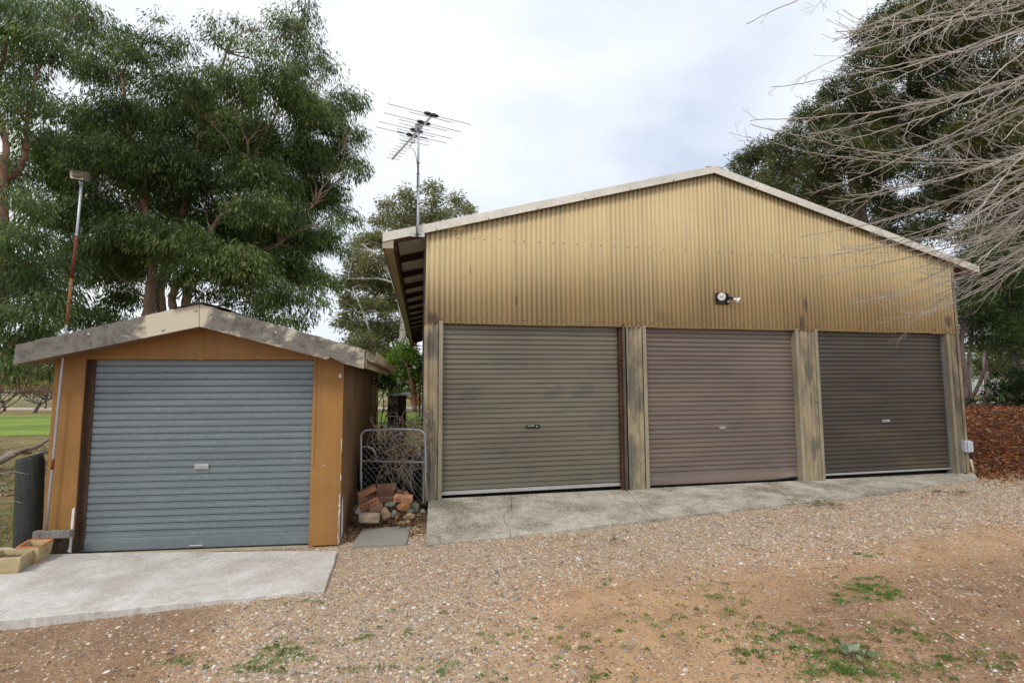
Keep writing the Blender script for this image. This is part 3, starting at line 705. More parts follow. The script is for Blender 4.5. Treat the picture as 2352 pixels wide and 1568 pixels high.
GD = bpy.data.objects.new('roller_door', None); COL.objects.link(GD); GD.parent = GA; GD.location = cc-worldloc(GA); GD.rotation_euler = (0, 0, math.atan2(U.y, U.x)); GD['label'] = 'bluish galvanised roller door'
nsl = 26; rail = .13; hh = (dzt-dzb-rail-.0)/nsl; wdd = dr-dl
sme = slat_mesh(-wdd/2-.03, wdd/2+.03, hh, 0, 'slat', M['gdoor'])
for i in range(nsl): link('slat', sme, GD, Vector((0, rnd.uniform(-.0015, .0015), rail+hh*i)))
def gd_part(mb, name, mat, bevel=0):
    o = link(name, mb.mesh(name, mat), GD, Vector((0, 0, 0)))
    if bevel: b = o.modifiers.new('bevel', 'BEVEL'); b.width = bevel; b.segments = 2
    return o
mb = MB(); mb.box(-wdd/2-.02, wdd/2+.02, -.018, .0, 0, rail-.002); gd_part(mb, 'bottom_rail', M['gdoor'], .004)
mb = MB(); mb.box(-wdd/2-.02, wdd/2+.02, -.020, .01, -.02, -.001); gd_part(mb, 'weather_strip', M['dark'])
ha, hz = lp(464, 1071, .08); ha -= (dl+dr)/2; hz -= dzb
mb = MB(); mb.box(ha-.075, ha+.075, -.034, -.012, hz-.027, hz+.027); gd_part(mb, 'handle', M['alu'], .005)
mb = MB(); mb.lathe((ha, -.034, hz), (0, -1, 0), [(0, .014), (.004, .014), (.006, .009)], 14); gd_part(mb, 'lock', M['galv'])
ha = lp(452, 1250, .08)[0]-(dl+dr)/2
mb = MB(); mb.tube([(ha-.07, -.018, .028), (ha-.065, -.04, .03), (ha+.065, -.04, .03), (ha+.07, -.018, .028)], .006, 8); gd_part(mb, 'pull_handle', M['alu'])
mb = MB(); mb.lathe((ha+.045, -.018, .05), (0, -1, 0), [(0, .01), (.004, .01)], 10); gd_part(mb, 'bolt', M['galv'])
mb = MB(); gpoly(mb, [(dl-.05, -.18), (jr+.0, -.18), (jr+.0, dzb-.025), (dl-.05, dzb-.025)], .0, .25); mb.build('threshold', concrete('cream threshold', (.46, .40, .28), (.25, .2, .14), .5, 3), GA, bevel=.004)
# bargeboards
ramps = (lt[0]-apx[0], )
def barge(pa, pb, pc, pd, notch=None):
    # top-left, top-right, bottom-right, bottom-left; uneven mossy top edge
    r = random.Random(int(pa[0]*100)+9); n = 46; top = []
    for i in range(n+1):
        t = i/n; top.append((pa[0]+(pb[0]-pa[0])*t, pa[1]+(pb[1]-pa[1])*t+(r.uniform(-.004, .009) if 0 < i < n else 0)))
    bot = [pc]+(notch or [])+[pd]
    mb = MB(); gpoly(mb, top+bot, -.275, -.255); return mb.build('bargeboard', M['board'], GA, bevel=.002)
barge(lt, (apx[0]-.003, apx[1]), (apb[0]-.003, apb[1]), lb)
nc = lp(760, 822, -.27)
ba = lambda f: (apb[0]+(rb[0]-apb[0])*f, apb[1]+(rb[1]-apb[1])*f)
f_ = (nc[0]-apb[0])/(rb[0]-apb[0])
barge((apx[0]+.003, apx[1]), rt_, rb, (apb[0]+.003, apb[1]), [ba(f_+.09), (ba(f_+.055)[0], ba(f_+.055)[1]+.01), (ba(f_)[0], ba(f_)[1]+.035), (ba(f_-.03)[0], ba(f_-.03)[1]-.002)])
bmesh_bolt = MB().lathe((0, 0, 0), (0, -1, 0), [(0, .017), (.003, .016), (.010, .008), (.012, .004)], 14)
bm_ = bmesh_bolt.mesh('bolt', M['galv'], True)
for px, py in ((450, 713), (486, 720), (204, 768), (634, 764), (375, 757)):
    a, z = lp(px, py, -.275); link('bolt', bm_, GA, lw(a, -.276, z)-GA.location)
# roof, ridge cap, gutter
GL = 6.3
def rv(a, z, d): 
    q = A0+U*a+VD*d; return Vector((q.x, q.y, z))
for (pa, pb) in ((lt, apx), (apx, rt_)):
    mb = MB(); mb.prism([rv(pa[0], pa[1]-.004, -.25), rv(pb[0], pb[1]-.004, -.25), rv(pb[0], pb[1]-.02, -.25), rv(pa[0], pa[1]-.02, -.25)], VD*(GL+.11)); mb.build('roof_slope', M['brown'], GA)
mb = MB()
mb.prism([rv(apx[0]-.28, apx[1]-.055, -.31), rv(apx[0]-.03, apx[1]+.016, -.31), rv(apx[0]+.03, apx[1]+.016, -.31), rv(apx[0]+.28, apx[1]-.055, -.31), rv(apx[0]+.03, apx[1]+.004, -.31), rv(apx[0]-.03, apx[1]+.004, -.31)], VD*(GL+.17)); mb.build('ridge_cap', simple('dark mossy cement', (.05, .05, .048), .9, 0, .3, 9), GA)
# soffit behind the bargeboards
mb = MB()
for (pa, pb) in ((lb, apb), (apb, rb)):
    mb.prism([rv(pa[0], pa[1]+.01, -.255), rv(pb[0], pb[1]+.01, -.255), rv(pb[0], pb[1]+.03, -.255), rv(pa[0], pa[1]+.03, -.255)], VD*.268)
mb.build('soffit', M['brown'], GA)
g0 = rv(rt_[0], 0, -.24)
def gutter(xo, z, sgn):
    prof = [(0, 0), (.0, -.07), (.02, -.10), (.06, -.115), (.09, -.10), (.10, -.02), (.105, 0), (.095, 0), (.088, -.09), (.06, -.105), (.025, -.09), (.008, -.06), (.008, 0)]
    mb = MB(); mb.prism([Vector((g0.x if sgn > 0 else xo, g0.y, z))+Vector((sgn*p[0], 0, p[1])) for p in prof], VD*(GL-.25)); return mb
gutter(g0.x, rt_[1]-.02, 1).build('gutter', M['gutter'], GA)
mb = MB(); mb.prism([Vector((g0.x-.02, g0.y, rt_[1]-.02)), Vector((g0.x-.004, g0.y, rt_[1]-.02)), Vector((g0.x-.004, g0.y, rt_[1]-.20)), Vector((g0.x-.02, g0.y, rt_[1]-.20))], VD*(GL-.7)); mb.build('side_fascia', M['gutter'], GA)
# side walls of brown sheets with cover strips
q0 = lw(aR, .0, 0)
zs = rt_[1]-.02; yy = 0; ws = 1.2
for i in range(5):
    d0, d1 = i*ws+.013, min(GL-.5, (i+1)*ws)
    mb = MB(); p = q0+VD*d0
    mb.prism([p+Vector((0, 0, gb)), p+Vector((0, 0, zs)), p+Vector((-.012, 0, zs)), p+Vector((-.012, 0, gb))], VD*(d1-d0-.004)); mb.build('side_sheet', M['brown'], GA)
    if i:
        p = q0+VD*(i*ws-.02); mb = MB(); mb.prism([p+Vector((.001, 0, gb+.02)), p+Vector((.001, 0, zs-.02)), p+Vector((.010, 0, zs-.02)), p+Vector((.010, 0, gb+.02))], VD*.045); mb.build('cover_strip', M['brown'], GA)
p = q0+VD*.07                                               # hole in the sheet showing the white lining
pts = [p+VD*dy+Vector((.003, 0, z)) for dy, z in ((0, -.13), (.14, -.10), (.13, .12), (.09, .26), (.045, .33), (.01, .20))]
mb = MB(); mb.prism(pts, (.002, 0, 0)); mb.build('broken_patch', M['white'], GA)
p0 = lw(aL, 0, 0); mb = MB(); mb.prism([p0+Vector((0, .013, gb)), p0+Vector((0, .013, lt[1]-.1)), p0+Vector((.012, .013, lt[1]-.1)), p0+Vector((.012, .013, gb))], VD*(GL-.5)); mb.build('side_sheet', M['brown'], GA)
mb = MB(); e0, e1 = p0+VD*(GL-.52), q0+VD*(GL-.52); cx = rv(apx[0], apx[1]-.1, GL-.52)
mb.add([e0+Vector((.02, 0, gb)), e1+Vector((-.02, 0, gb)), e1+Vector((-.02, 0, zs)), cx, e0+Vector((.02, 0, lt[1]-.15))], [(0, 4, 3, 2, 1)]); mb.build('back_wall', M['brown'], GA)
mb = MB(); gpoly(mb, [(jl-.2, -.15), (jr+.1, -.15), (jr+.1, ztop+.02), (jl-.2, ztop+.02)], .35, .37); mb.build('inner_lining', M['inside'], GA)

# ================================================================ LIGHTS AND AERIAL
# ---- television aerial on a mast
def aq(x, y): return (851.35+x*.10676, 226.6+y*.10676)
ZA = 5.26
AE = thing('television_aerial', at(960, 536, YW-.1), 'silver television aerial on a mast at the left eave of the large shed', 'aerial')
mt = at(961, 292, YW-.10); mb0 = at(960, 520, YW-.10); ZA = mt.z-.02
mb = MB(); mb.tube([at(957.5, 541, YW-.10), at(958.5, 530, YW-.13), at(960, 510, YW-.14), at(960.3, 400, YW-.14)], .021, 10); mb.tube([at(960.3, 425, YW-.14), Vector((mt.x, YW-.14, mt.z+.06))], .016, 10); mb.build('mast', M['galv'], AE, True)
p = at(959, 539.5, YW-.08); mb = MB(); mb.box(p.x-.105, p.x+.10, YW-.095, YW-.085, p.z-.032, p.z+.034); mb.tube([(p.x-.04, YW-.10, p.z+.01), (p.x+.04, YW-.12, p.z+.012)], .012, 6); mb.build('bracket', M['alu'], AE, bevel=.003)
b0, b1 = atz(*aq(1305, 385), ZA), atz(*aq(462, 1305), ZA)
mb = MB(); d = (b1-b0).normalized(); mb.obox((b0+b1)/2, (b1-b0)/2, d.cross(Vector((0, 0, 1)))*.011, (0, 0, .011)); mb.build('boom', M['alu'], AE)
mb = MB(); cc_ = atz(*aq(1040, 640), ZA); mb.obox((mt.x, YW-.14, ZA-.005), (.05, 0, 0), (0, .05, 0), (0, 0, .028)); mb.tube([(mt.x, YW-.14, ZA-.03), (mt.x, YW-.14, ZA+.05)], .026, 8); mb.build('mast_clamp', M['galv'], AE)
els = [(375,112,2155,562),(840,288,1750,515),(288,305,1935,717),(612,450,1645,697),(612,524,1250,686),(182,494,1738,863),(572,648,1385,828),(105,606,1630,960),(622,785,1268,926),(690,845,985,912),(610,875,1253,1010),(595,952,885,1023),(540,1015,828,1082),(488,1075,773,1142),(442,1130,723,1194),(388,1192,667,1256),(335,1254,610,1319)]
for i, (a, b, c, d_) in enumerate(els):
    e0, e1 = atz(*aq(a, b), ZA+.014), atz(*aq(c, d_), ZA+.014)
    MB().tube([e0, e1], .0055, 6).build('element', M['alu'], AE, True)
for (x, y), w_ in (((1304, 345), .105), ((1143, 520), .10), ((987, 688), .10), ((890, 790), .095)):
    c = atz(*aq(x, y), ZA+.02); ex = (atz(*aq(1938, 717), ZA)-atz(*aq(288, 305), ZA)).normalized()
    mb = MB()
    for s_ in (-1, 1): mb.lathe(c, ex*s_, [(0, .014), (.012, .026), (w_*.55, .027), (w_*.95, .017), (w_, .012)], 10)
    mb.build('dipole_insulator', M['navy'], AE, True)
for x, y in ((645, 730), (1140, 843)):
    c = atz(*aq(x, y), ZA+.016); MB().tube([c-ex*.055, c+ex*.055], .010, 8).build('trap_coil', M['navy'], AE, True)
r0 = atz(*aq(935, 590), ZA+.05); mb = MB(); mb.tube([atz(*aq(945, 740), ZA), atz(*aq(938, 965), ZA-.0), ], .009, 6); mb.tube([atz(*aq(938, 965), ZA), atz(*aq(650, 890), ZA)], .008, 6); mb.build('stay', M['alu'], AE, True)
cab = [atz(*aq(890, 870), ZA), atz(*aq(885, 960), ZA-.03), atz(*aq(830, 1050), ZA-.10), atz(*aq(900, 1075), ZA-.16), at(*aq(960, 1180), YW-.17), at(*aq(995, 1330), YW-.17), at(959.5, 400, YW-.165), at(957, 470, YW-.165), at(955, 515, YW-.165), at(957, 532, YW-.15), at(962, 548, YW-.12), at(970, 551, YW-.09), at(974, 546, YW-.06)]
MB().tube(cab, .0045, 6).build('cable', M['dark'], AE, True)
for y in (375, 400, 428, 470):
    c = at(960.4, y, YW-.14); MB().tube([c-Vector((0, 0, .004)), c+Vector((0, 0, .004))], .0235, 10).build('cable_tie', M['dark'], AE, True)

# ---- security light
def fq(x, y): return (1592.5+x*.0677, 643.1+y*.0677)
FL = thing('security_light', at(1658, 687, YW-.02), 'black security light with two reflector lamps on the tan gable', 'security light')
p0, p1 = at(1643.3, 673, YW-.02), at(1672.5, 700, YW-.02)
mb = MB(); mb.box(p0.x, p1.x, YW-.045, YW-.010, p1.z, p0.z); mb.build('base_plate', M['dark'], FL, bevel=.006)
def bulb_mat():
    t = NT('lamp reflector glass'); return t.fin((.85, .86, .88), .12, .35, None, .8)
BM = bulb_mat()
c = at(*fq(960, 570), YW-.16); ax = (CAM-c).normalized()
mb = MB(); mb.lathe(c-ax*.075, ax, [(0, .018), (.02, .022), (.05, .05), (.068, .060), (.075, .061), (.079, .054), (.076, .03), (.074, .02)], 28); mb.build('lamp', BM, FL, True)
MB().lathe(c+ax*.0, ax, [(-.003, .019), (.003, .017), (.006, .006)], 14).build('lamp_centre', M['galv'], FL, True)
MB().tube([(c.x, YW-.04, c.z-.02), c-ax*.06], .02, 10).build('lamp_holder', M['dark'], FL, True)
a0, a1, a2 = at(*fq(1150, 560), YW-.06), at(*fq(1350, 630), YW-.10), at(*fq(1440, 665), YW-.115)
MB().tube([a0, a1], .021, 12).build('lamp_holder', M['dark'], FL, True)
ax = (a2-a1).normalized(); ax2 = (ax+Vector((0, -.35, -.15))).normalized()
MB().lathe(a1, ax2, [(0, .018), (.02, .019), (.045, .026), (.075, .054), (.095, .060), (.10, .055), (.095, .03)], 24).build('lamp', BM, FL, True)
c = at(*fq(1185, 665), YW-.07); MB().lathe(c, (0, 0, -1), [(0, .02), (.012, .028), (.018, .028), (.019, .018)], 14).build('sensor', M['dark'], FL, True)
MB().lathe(c-Vector((0, 0, .02)), (0, 0, -1), [(0, .021), (.028, .021)], 14).build('sensor_lens', M['pvc'], FL, True); MB().lathe(c-Vector((0, 0, .048)), (0, 0, -1), [(0, .022), (.012, .018)], 14).build('sensor_foot', M['dark'], FL, True)

# ---- floodlight on a leaning pipe
def gq(px, py, d=-.07): a, z = lp(px, py, d); return lw(a, d, z)
PL = thing('floodlight_pole', gq(104, 1232), 'tall thin pipe with a floodlight, leaning beside the small garage', 'floodlight')
path = [gq(x, y, -.075) for x, y in ((105.5, 1232), (113, 1140), (123, 1045), (135, 920), (147, 800), (163, 650), (176, 540), (187, 422))]
MB().tube(path, [.0125]*6+[.0115, .0115], 10).build('pipe', M['galv'], PL, True)
def band(a, b, mat, r=.0135):
    def pt(y):
        ys_ = [1232, 1140, 1045, 920, 800, 650, 540, 422]; xs_ = [105.5, 113, 123, 135, 147, 163, 176, 187]
        return gq(float(np.interp(-y, [-q for q in ys_], xs_)), y, -.075)
    MB().tube([pt(a), pt((a+b)/2), pt(b)], r, 10).build('painted_band', mat, PL, True)
band(1078, 1053, M['redox']); band(640, 542, M['redox'], .0131); band(745, 640, simple('orange rust', (.28, .12, .05), .85, 0, .4, 12), .0133); band(1232, 1216, M['rust'])
hc = gq(184, 404, -.10); e1 = (gq(207, 408, -.10)-gq(163, 401, -.10)).normalized(); up_ = Vector((0, 0, 1)); dn = e1.cross(up_).normalized()
if dn.y > 0: dn = -dn
up2 = dn.cross(e1); up2 = up2 if up2.z > 0 else -up2
tilt = Matrix.Rotation(math.radians(18), 3, e1); dn2 = tilt @ dn; u2_ = tilt @ up2
if dn2.z > 0: tilt = Matrix.Rotation(math.radians(-18), 3, e1); dn2 = tilt @ dn; u2_ = tilt @ up2
mb = MB(); mb.obox(hc, e1*.082, dn2*.036, u2_*.046); mb.build('lamp_housing', M['redox'].copy() if False else simple('dull brown housing', (.07, .05, .04), .6, .1, .3), PL, bevel=.008)
mb = MB(); mb.obox(hc+dn2*.038+u2_*.049, e1*.087, dn2*.042, u2_*.003); mb.obox(hc+dn2*.038+e1*.086, e1*.002, dn2*.038, u2_*.046); mb.build('visor', simple('dull green visor', (.11, .10, .06), .6, .1, .3), PL)
mb = MB(); mb.obox(hc+dn2*.038, e1*.073, dn2*.003, u2_*.039); mb.build('reflector_frame', M['white'], PL, bevel=.002)
mb = MB(); n = 28; ring = []
for r_, h_ in ((1, 0), (.85, .012), (.5, .020), (.05, .022)):
    for j in range(n):
        an = 2*PI*j/n; x = math.copysign(abs(math.cos(an))**.7, math.cos(an)); mb.v.append(tuple(hc+dn2*(.0415+h_*.75)+e1*(.058*r_*x)+u2_*(.029*r_*math.sin(an))))
for k in range(3):
    for j in range(n): a, b = k*n+j, k*n+(j+1) % n; mb.f.append((a, b, b+n, a+n))
tl = NT('tinted lens'); mb.build('lens', tl.fin((.20, .16, .12), .08, .3, None, .8), PL, True)
mb = MB(); mb.tube([hc-u2_*.045, path[-1]-Vector((0, 0, .02))], .018, 10); mb.build('collar', M['galv'], PL, True)
p = gq(122, 1226, -.08); mb = MB(); mb.obox(p, U*.175, N*.03, Vector((0, 0, .038))-U*.0); tag(mb.build('timber_block', M['grey'], None, bevel=.008), 'weathered grey timber block at the foot of the leaning floodlight pipe', 'timber block')

# ---- power box and conduit at the right corner
EB = thing('power_box', at(2226, 1040, YW+.05), 'pale grey power box with a cream conduit on the right corner of the large shed', 'power box')
p0, p1 = at(2217.5, 1012, YW-.05), at(2234, 1038, YW-.05)
mb = MB(); mb.box(p0.x-.005, p1.x-.01, YW-.05, YW+.06, p1.z, p0.z); mb.build('enclosure', M['pvc'], EB, bevel=.008)
mb = MB(); mb.box(p0.x+.018, p1.x-.004, YW-.078, YW-.052, p1.z+.004, p0.z-.012); mb.build('lid', M['pvc'], EB, bevel=.009)
mb = MB(); mb.tube([at(2231, 1040, YW), at(2232.5, 1056, YW)], .016, 10); mb.build('gland', M['dark'], EB, True)
mb = MB(); mb.tube([at(2229, 1054, YW), at(2234, 1075, YW), at(2239.5, 1098, YW)], .020, 12); mb.build('conduit', M['cream'], EB, True)

# ================================================================ GATE AND THE GAP BETWEEN THE SHEDS
YG = 7.0
GT = thing('garden_gate', at(902, 1165, YG), 'galvanised tube garden gate with wire netting in the gap between the sheds', 'gate')
def gp(x, y, dy=0): return at(x, y, YG+dy)
fr = [(831, 1168), (829, 1100), (829, 1010)]
for k in range(0, 7): an = PI-k*PI/12; fr.append((829+17+17*math.cos(an), 1004-17*math.sin(an)+0))
fr += [(870, 987), (900, 986), (945, 986), (958, 987)]
for k in range(0, 7): an = PI/2-k*PI/12; fr.append((959+17*math.cos(an), 1004-17*math.sin(an)))
fr += [(977, 1040), (977, 1100), (977, 1160)]
MB().tube([gp(x, y) for x, y in fr], .0165, 10).build('frame', M['galv'], GT, True)
MB().tube([gp(830, 1058), gp(905, 1060), gp(977, 1061)], .014, 10).build('rail', M['galv'], GT, True)
MB().tube([gp(830, 1025), gp(845, 1025), gp(856, 1029), gp(862, 1038), gp(864, 1059)], .012, 8).build('latch_loop', M['galv'], GT, True)
g00, g11 = gp(831, 1165), gp(976, 988); mb = MB(); pit = .072
gw, gh = g11.x-g00.x, g11.z-g00.z
for s_ in (1, -1):
    k = -int(gh/pit)-1
    while k*pit < gw+gh:
        x = k*pit; pts = []
        for z_ in np.linspace(0, gh, 3*int(gh/pit)):
            xx = x+s_*z_*.82 + (0 if s_ == 1 else .3)
            inx = .006 < xx < gw-.006 and not (z_ > gh-.11 and (xx < .1-(gh-z_)*.8 or xx > gw-.1+(gh-z_)*.8))
            if inx: pts.append((g00.x+xx, YG+.006*s_, g00.z+z_))
            elif len(pts) > 1: mb.tube(pts, .0017, 3, False); pts = []
            else: pts = []
        if len(pts) > 1: mb.tube(pts, .0017, 3, False)
        k += 1
mb.build('netting', M['galv'], GT)
# other stuff in the gap
LB = thing('cupboard', at(912, 985, 10.2), 'dark timber cupboard with a flat tin lid behind the garden gate', 'cupboard')
p = lambda x, y: at(x, y, 10.2)
a = p(889, 990); b = p(933, 908); zt_ = b.z
mb = MB(); mb.box(p(913, 950).x, b.x, 10.2, 10.75, -.25, zt_); mb.build('case', M['jamb'], LB, bevel=.006)
mb = MB(); mb.box(a.x, p(911, 950).x, 10.22, 10.7, -.25, zt_-.02); mb.build('side_panel', M['cream'], LB, bevel=.006)
mb = MB(); mb.tube([(p(912, 950).x, 10.17, -.2), (p(912, 950).x, 10.17, zt_-.02)], .018, 8); mb.build('pipe', M['galv'], LB, True)
mb = MB(); mb.box(a.x-.02, b.x+.09, 10.08, 10.85, zt_, zt_+.05); mb.build('lid', M['galv'], LB, bevel=.004)
mb = MB(); z0_, z1_ = -.25, at(950, 946, 11.5).z; x0_, x1_ = at(925, 950, 11.5).x, at(985, 950, 11.5).x
for i in range(12): x = x0_+(x1_-x0_)*i/11; mb.tube([(x, 11.5, z0_), (x, 11.5, z1_)], .003, 3)
for i in range(13): z = z0_+(z1_-z0_)*i/12; mb.tube([(x0_, 11.5, z), (x1_, 11.5, z)], .003, 3)
tag(mb.build('wire_netting', M['wire']), 'square wire netting strung behind the cupboard in the gap', 'netting')

# ---- paving slab
pv = [atz(809, 1251, -.13), atz(933, 1246.5, -.13), atz(944, 1208, -.13), atz(834, 1211, -.13)]
tag(slab_piece('paving_slab', pv, .06, M['paver'], .006), 'grey concrete paving slab before the pile of bricks', 'paving slab')

# ---- pile of bricks and rocks: each its own thing
def cq(x, y): return (765.6+x*.3322, 796.2+y*.3322)
def brickmat(c): 
    t = NT('fired clay'); w = t.coord(kind='World'); n = t.noise(9, 6, .7, w); n2 = t.noise(55, 3, .6, w)
    col = t.mix(t.ramp(n, [(.35, 0), (.65, 1)]), tuple(x*.6 for x in c), tuple(min(1, x*1.2) for x in c))
    col = t.mix(t.math('MULTIPLY', t.ramp(n2, [(.55, 0), (.7, 1)]), .5), col, (.10, .07, .055))
    return t.fin(col, .9, 0, t.bump(t.math('ADD', n, n2), .004, .6), .2)
BMt = dict(o=brickmat((.34, .16, .085)), b=brickmat((.21, .12, .08)), l=brickmat((.46, .23, .125)), g=brickmat((.36, .28, .20)), d=brickmat((.14, .072, .05)), s=brickmat((.30, .29, .25)))
def brick(x, y, Y, yaw, roll, pit, mat, label, dims=(.115, .055, .038), holes=0):
    c = at(*cq(x, y), Y); R_ = Matrix.Rotation(math.radians(yaw), 3, 'Z') @ Matrix.Rotation(math.radians(roll), 3, 'Y') @ Matrix.Rotation(math.radians(pit), 3, 'X')
    ax, ay, az = R_ @ Vector((dims[0], 0, 0)), R_ @ Vector((0, dims[1], 0)), R_ @ Vector((0, 0, dims[2]))
    mb = MB(); mb.obox(c, ax, ay, az)
    o = mb.build('brick', BMt[mat], None, bevel=.006, origin=c); tag(o, label, 'brick', 'bricks heaped before the garden gate')
    if holes:
        for i in range(5):
            for j in (-1, 1):
                q = c+ax*(-.72+.36*i)+az*(.42*j)-ay*1.012
                hm = MB(); hm.lathe(q, ay, [(0, .011), (.002, .011)], 10); hm.build('core_hole', M['inside'], o)
    return o
BG = 'bricks heaped before the garden gate'
brick(232, 1000, 6.62, 8, -24, 0, 'o', 'plain orange brick leaning up at the top left of the heap')
brick(368, 968, 6.66, -3, 0, 0, 'b', 'topmost brown brick of the three level bricks stacked in the heap')
brick(358, 1010, 6.66, 3, 1, 0, 'd', 'dark brick in the middle of the three level bricks')
brick(363, 1051, 6.64, -2, 1, 0, 'b', 'lowest of the three level bricks stacked in the heap')
brick(484, 1047, 6.55, -6, 4, 6, 'l', 'pale orange brick lying level above the orange boulder')
brick(268, 1031, 6.66, 20, -15, 0, 'd', 'dark broken brick wedged beside the three level bricks', (.062, .05, .036))
brick(203, 1062, 6.58, 14, -10, 14, 'b', 'brown brick end against the garage wall under the leaning orange brick', (.065, .055, .038))
brick(247, 1096, 6.46, 10, -22, 0, 'o', 'perforated orange brick showing two rows of round core holes', (.125, .04, .058), 1)
brick(298, 1116, 6.38, 6, -12, 8, 'b', 'reddish brick tilted below the perforated brick', (.08, .05, .034))
brick(250, 1180, 6.28, -4, 3, 6, 'g', 'cream smeared brick lying lowest at the front of the heap', (.118, .055, .045))
brick(177, 1130, 6.48, 15, 30, 0, 's', 'grey concrete offcut leaning on the garage wall', (.05, .08, .04))
brick(452, 1004, 6.72, 30, 35, 10, 'b', 'broken brown brick corner behind the pale orange brick', (.05, .05, .035))
brick(494, 1016, 6.74, 12, 4, 0, 'o', 'small orange brick end peeking over the pale orange brick', (.045, .04, .028))
def rock(x, y, Y, sx, sz, seed, c, label, sy=None, rot=0):
    r = random.Random(seed); p = at(*cq(x, y), Y); me_ = bpy.data.meshes.new('rock')
    import bmesh
    bm = bmesh.new(); bmesh.ops.create_icosphere(bm, subdivisions=3, radius=1)
    offs = [(Vector((r.uniform(-1, 1), r.uniform(-1, 1), r.uniform(-1, 1))).normalized(), r.uniform(.55, .9)) for _ in range(9)]
    for v in bm.verts:
        q = v.co.normalized(); s_ = 1
        for dn_, lim in offs:
            dd = q.dot(dn_)
            if dd > 0: s_ = min(s_, lim/dd)
        q = q*(s_+.035*math.sin(q.x*9+seed)+.03*math.sin(q.y*13+q.z*11+seed*2)); a_ = math.radians(rot); x_, z_ = q.x*sx, q.z*sz
        v.co = Vector((x_*math.cos(a_)-z_*math.sin(a_), q.y*(sy or (sx+sz)/2), x_*math.sin(a_)+z_*math.cos(a_)))
    bm.to_mesh(me_); bm.free(); me_.materials.append(c); o = link('rock', me_, None, p); tag(o, label, 'rock', 'rocks in the brick heap')
    b = o.modifiers.new('bevel', 'BEVEL'); b.width = .002; b.limit_method = 'ANGLE'; b.angle_limit = .5
rmx = lambda c, c2: (lambda t: t.fin(t.mix(t.ramp(t.noise(14, 5, .7), [(.4, 0), (.6, 1)]), c, c2), .9, 0, t.bump(t.noise(40, 4, .7), .004, .7), .2))(NT('field stone'))
RO, RG, RY, RB, RS = rmx((.32, .14, .05), (.14, .085, .05)), rmx((.13, .14, .10), (.06, .07, .05)), rmx((.40, .29, .15), (.20, .14, .08)), rmx((.17, .11, .07), (.28, .19, .12)), rmx((.20, .20, .175), (.10, .10, .09))
rock(476, 1107, 6.42, .105, .068, 1, RO, 'rounded orange boulder under the pale orange brick')
rock(565, 1111, 6.45, .066, .070, 2, RG, 'mossy green rock at the right of the orange boulder')
rock(620, 1136, 6.45, .040, .028, 3, RS, 'small pale grey rock next to the concrete apron')
rock(526, 1170, 6.3, .075, .040, 4, RY, 'yellow angular rock below the orange boulder', rot=12)
rock(364, 1152, 6.34, .066, .085, 5, RB, 'tall brown rock standing in the middle of the heap')
rock(420, 1150, 6.36, .05, .052, 6, RS, 'grey rock between the tall brown rock and the orange boulder')
rock(524, 1137, 6.4, .055, .035, 7, RG, 'dark green rock peeping under the mossy green rock')
rock(392, 1092, 6.5, .085, .04, 8, RS, 'flat grey rock wedged above the tall brown rock')
rock(470, 1216, 6.22, .05, .026, 9, RY, 'low yellow stone at the foot of the heap near the paving slab')
rock(516, 1207, 6.26, .035, .022, 10, RY, 'smallest yellow stone beside the brown leaves')
rock(437, 1176, 6.3, .028, .03, 12, RO, 'little reddish stone below the grey rock')

# ---- planters
def planter(rim, base_y, mat, rimmat, label, soil=True, glaze=False):
    zr = rim[4]; c4 = [atz(x, y, zr) for x, y in rim[:4]]; c = sum(c4, Vector())/4; hgt = base_y
    lo = [c+(q-c)*.70-Vector((0, 0, hgt)) for q in c4]; inn = [c+(q-c)*.84 for q in c4]; ind = [c+(q-c)*.80-Vector((0, 0, .06)) for q in c4]
    mid = [c+(q-c)*.985-Vector((0, 0, .05)) for q in c4]; low = [c+(q-c)*.9-Vector((0, 0, hgt*.6)) for q in c4]
    T = thing('planter', Vector((c.x, c.y, zr-hgt)), label, 'planter', 'cream planters on the new slab')
    mb = MB(); mb.v = [tuple(v) for v in c4+mid+low+lo+inn+ind]
    for r0 in (0, 4, 8):
        for j in range(4): a, b = r0+j, r0+(j+1) % 4; mb.f.append((a+4, b+4, b, a))
    mb.f.append((15, 14, 13, 12))
    for j in range(4): a, b = j, (j+1) % 4; mb.f.append((a, b, 16+b, 16+a)); mb.f.append((16+a, 16+b, 20+b, 20+a))
    mb.build('bowl', mat, T, bevel=.007)
    mb = MB(); mb.add([v+Vector((0, 0, .012)) for v in ind], [(0, 1, 2, 3)]); mb.build('soil', M['soil'], T)
    if rimmat:
        mb = MB()
        for j in (0, 1, 2, 3):
            a, b = c4[j], c4[(j+1) % 4]; dd = (b-a); mb.obox((a+b)/2+(c-(a+b)/2)*.06+Vector((0, 0, .002)), dd/2*.97, (c-(a+b)/2).normalized()*.011, (0, 0, .004))
        mb.build('rim', rimmat, T, bevel=.002)
    return T, c4
T1, _ = planter([(-48, 1284), (48, 1279), (84, 1257), (5, 1259.5), .01], .20, M['pot'], None, 'plain cream planter nearest the camera with dry soil')
tp = NT('cream pot worn to terracotta'); w = tp.coord(kind='World')
colp = tp.mix(tp.ramp(tp.noise(7, 4, .6, tp.coord((1, 1, 2.5), 'World'), .5), [(.56, 0), (.62, 1)]), (.50, .40, .22), (.52, .18, .06))
T2, _ = planter([(36, 1258), (89, 1256), (124, 1237.5), (67, 1239), .03], .20, tp.fin(colp, .5, 0, None, .4), M['terra'], 'cream planter with a worn orange rim against the small garage')

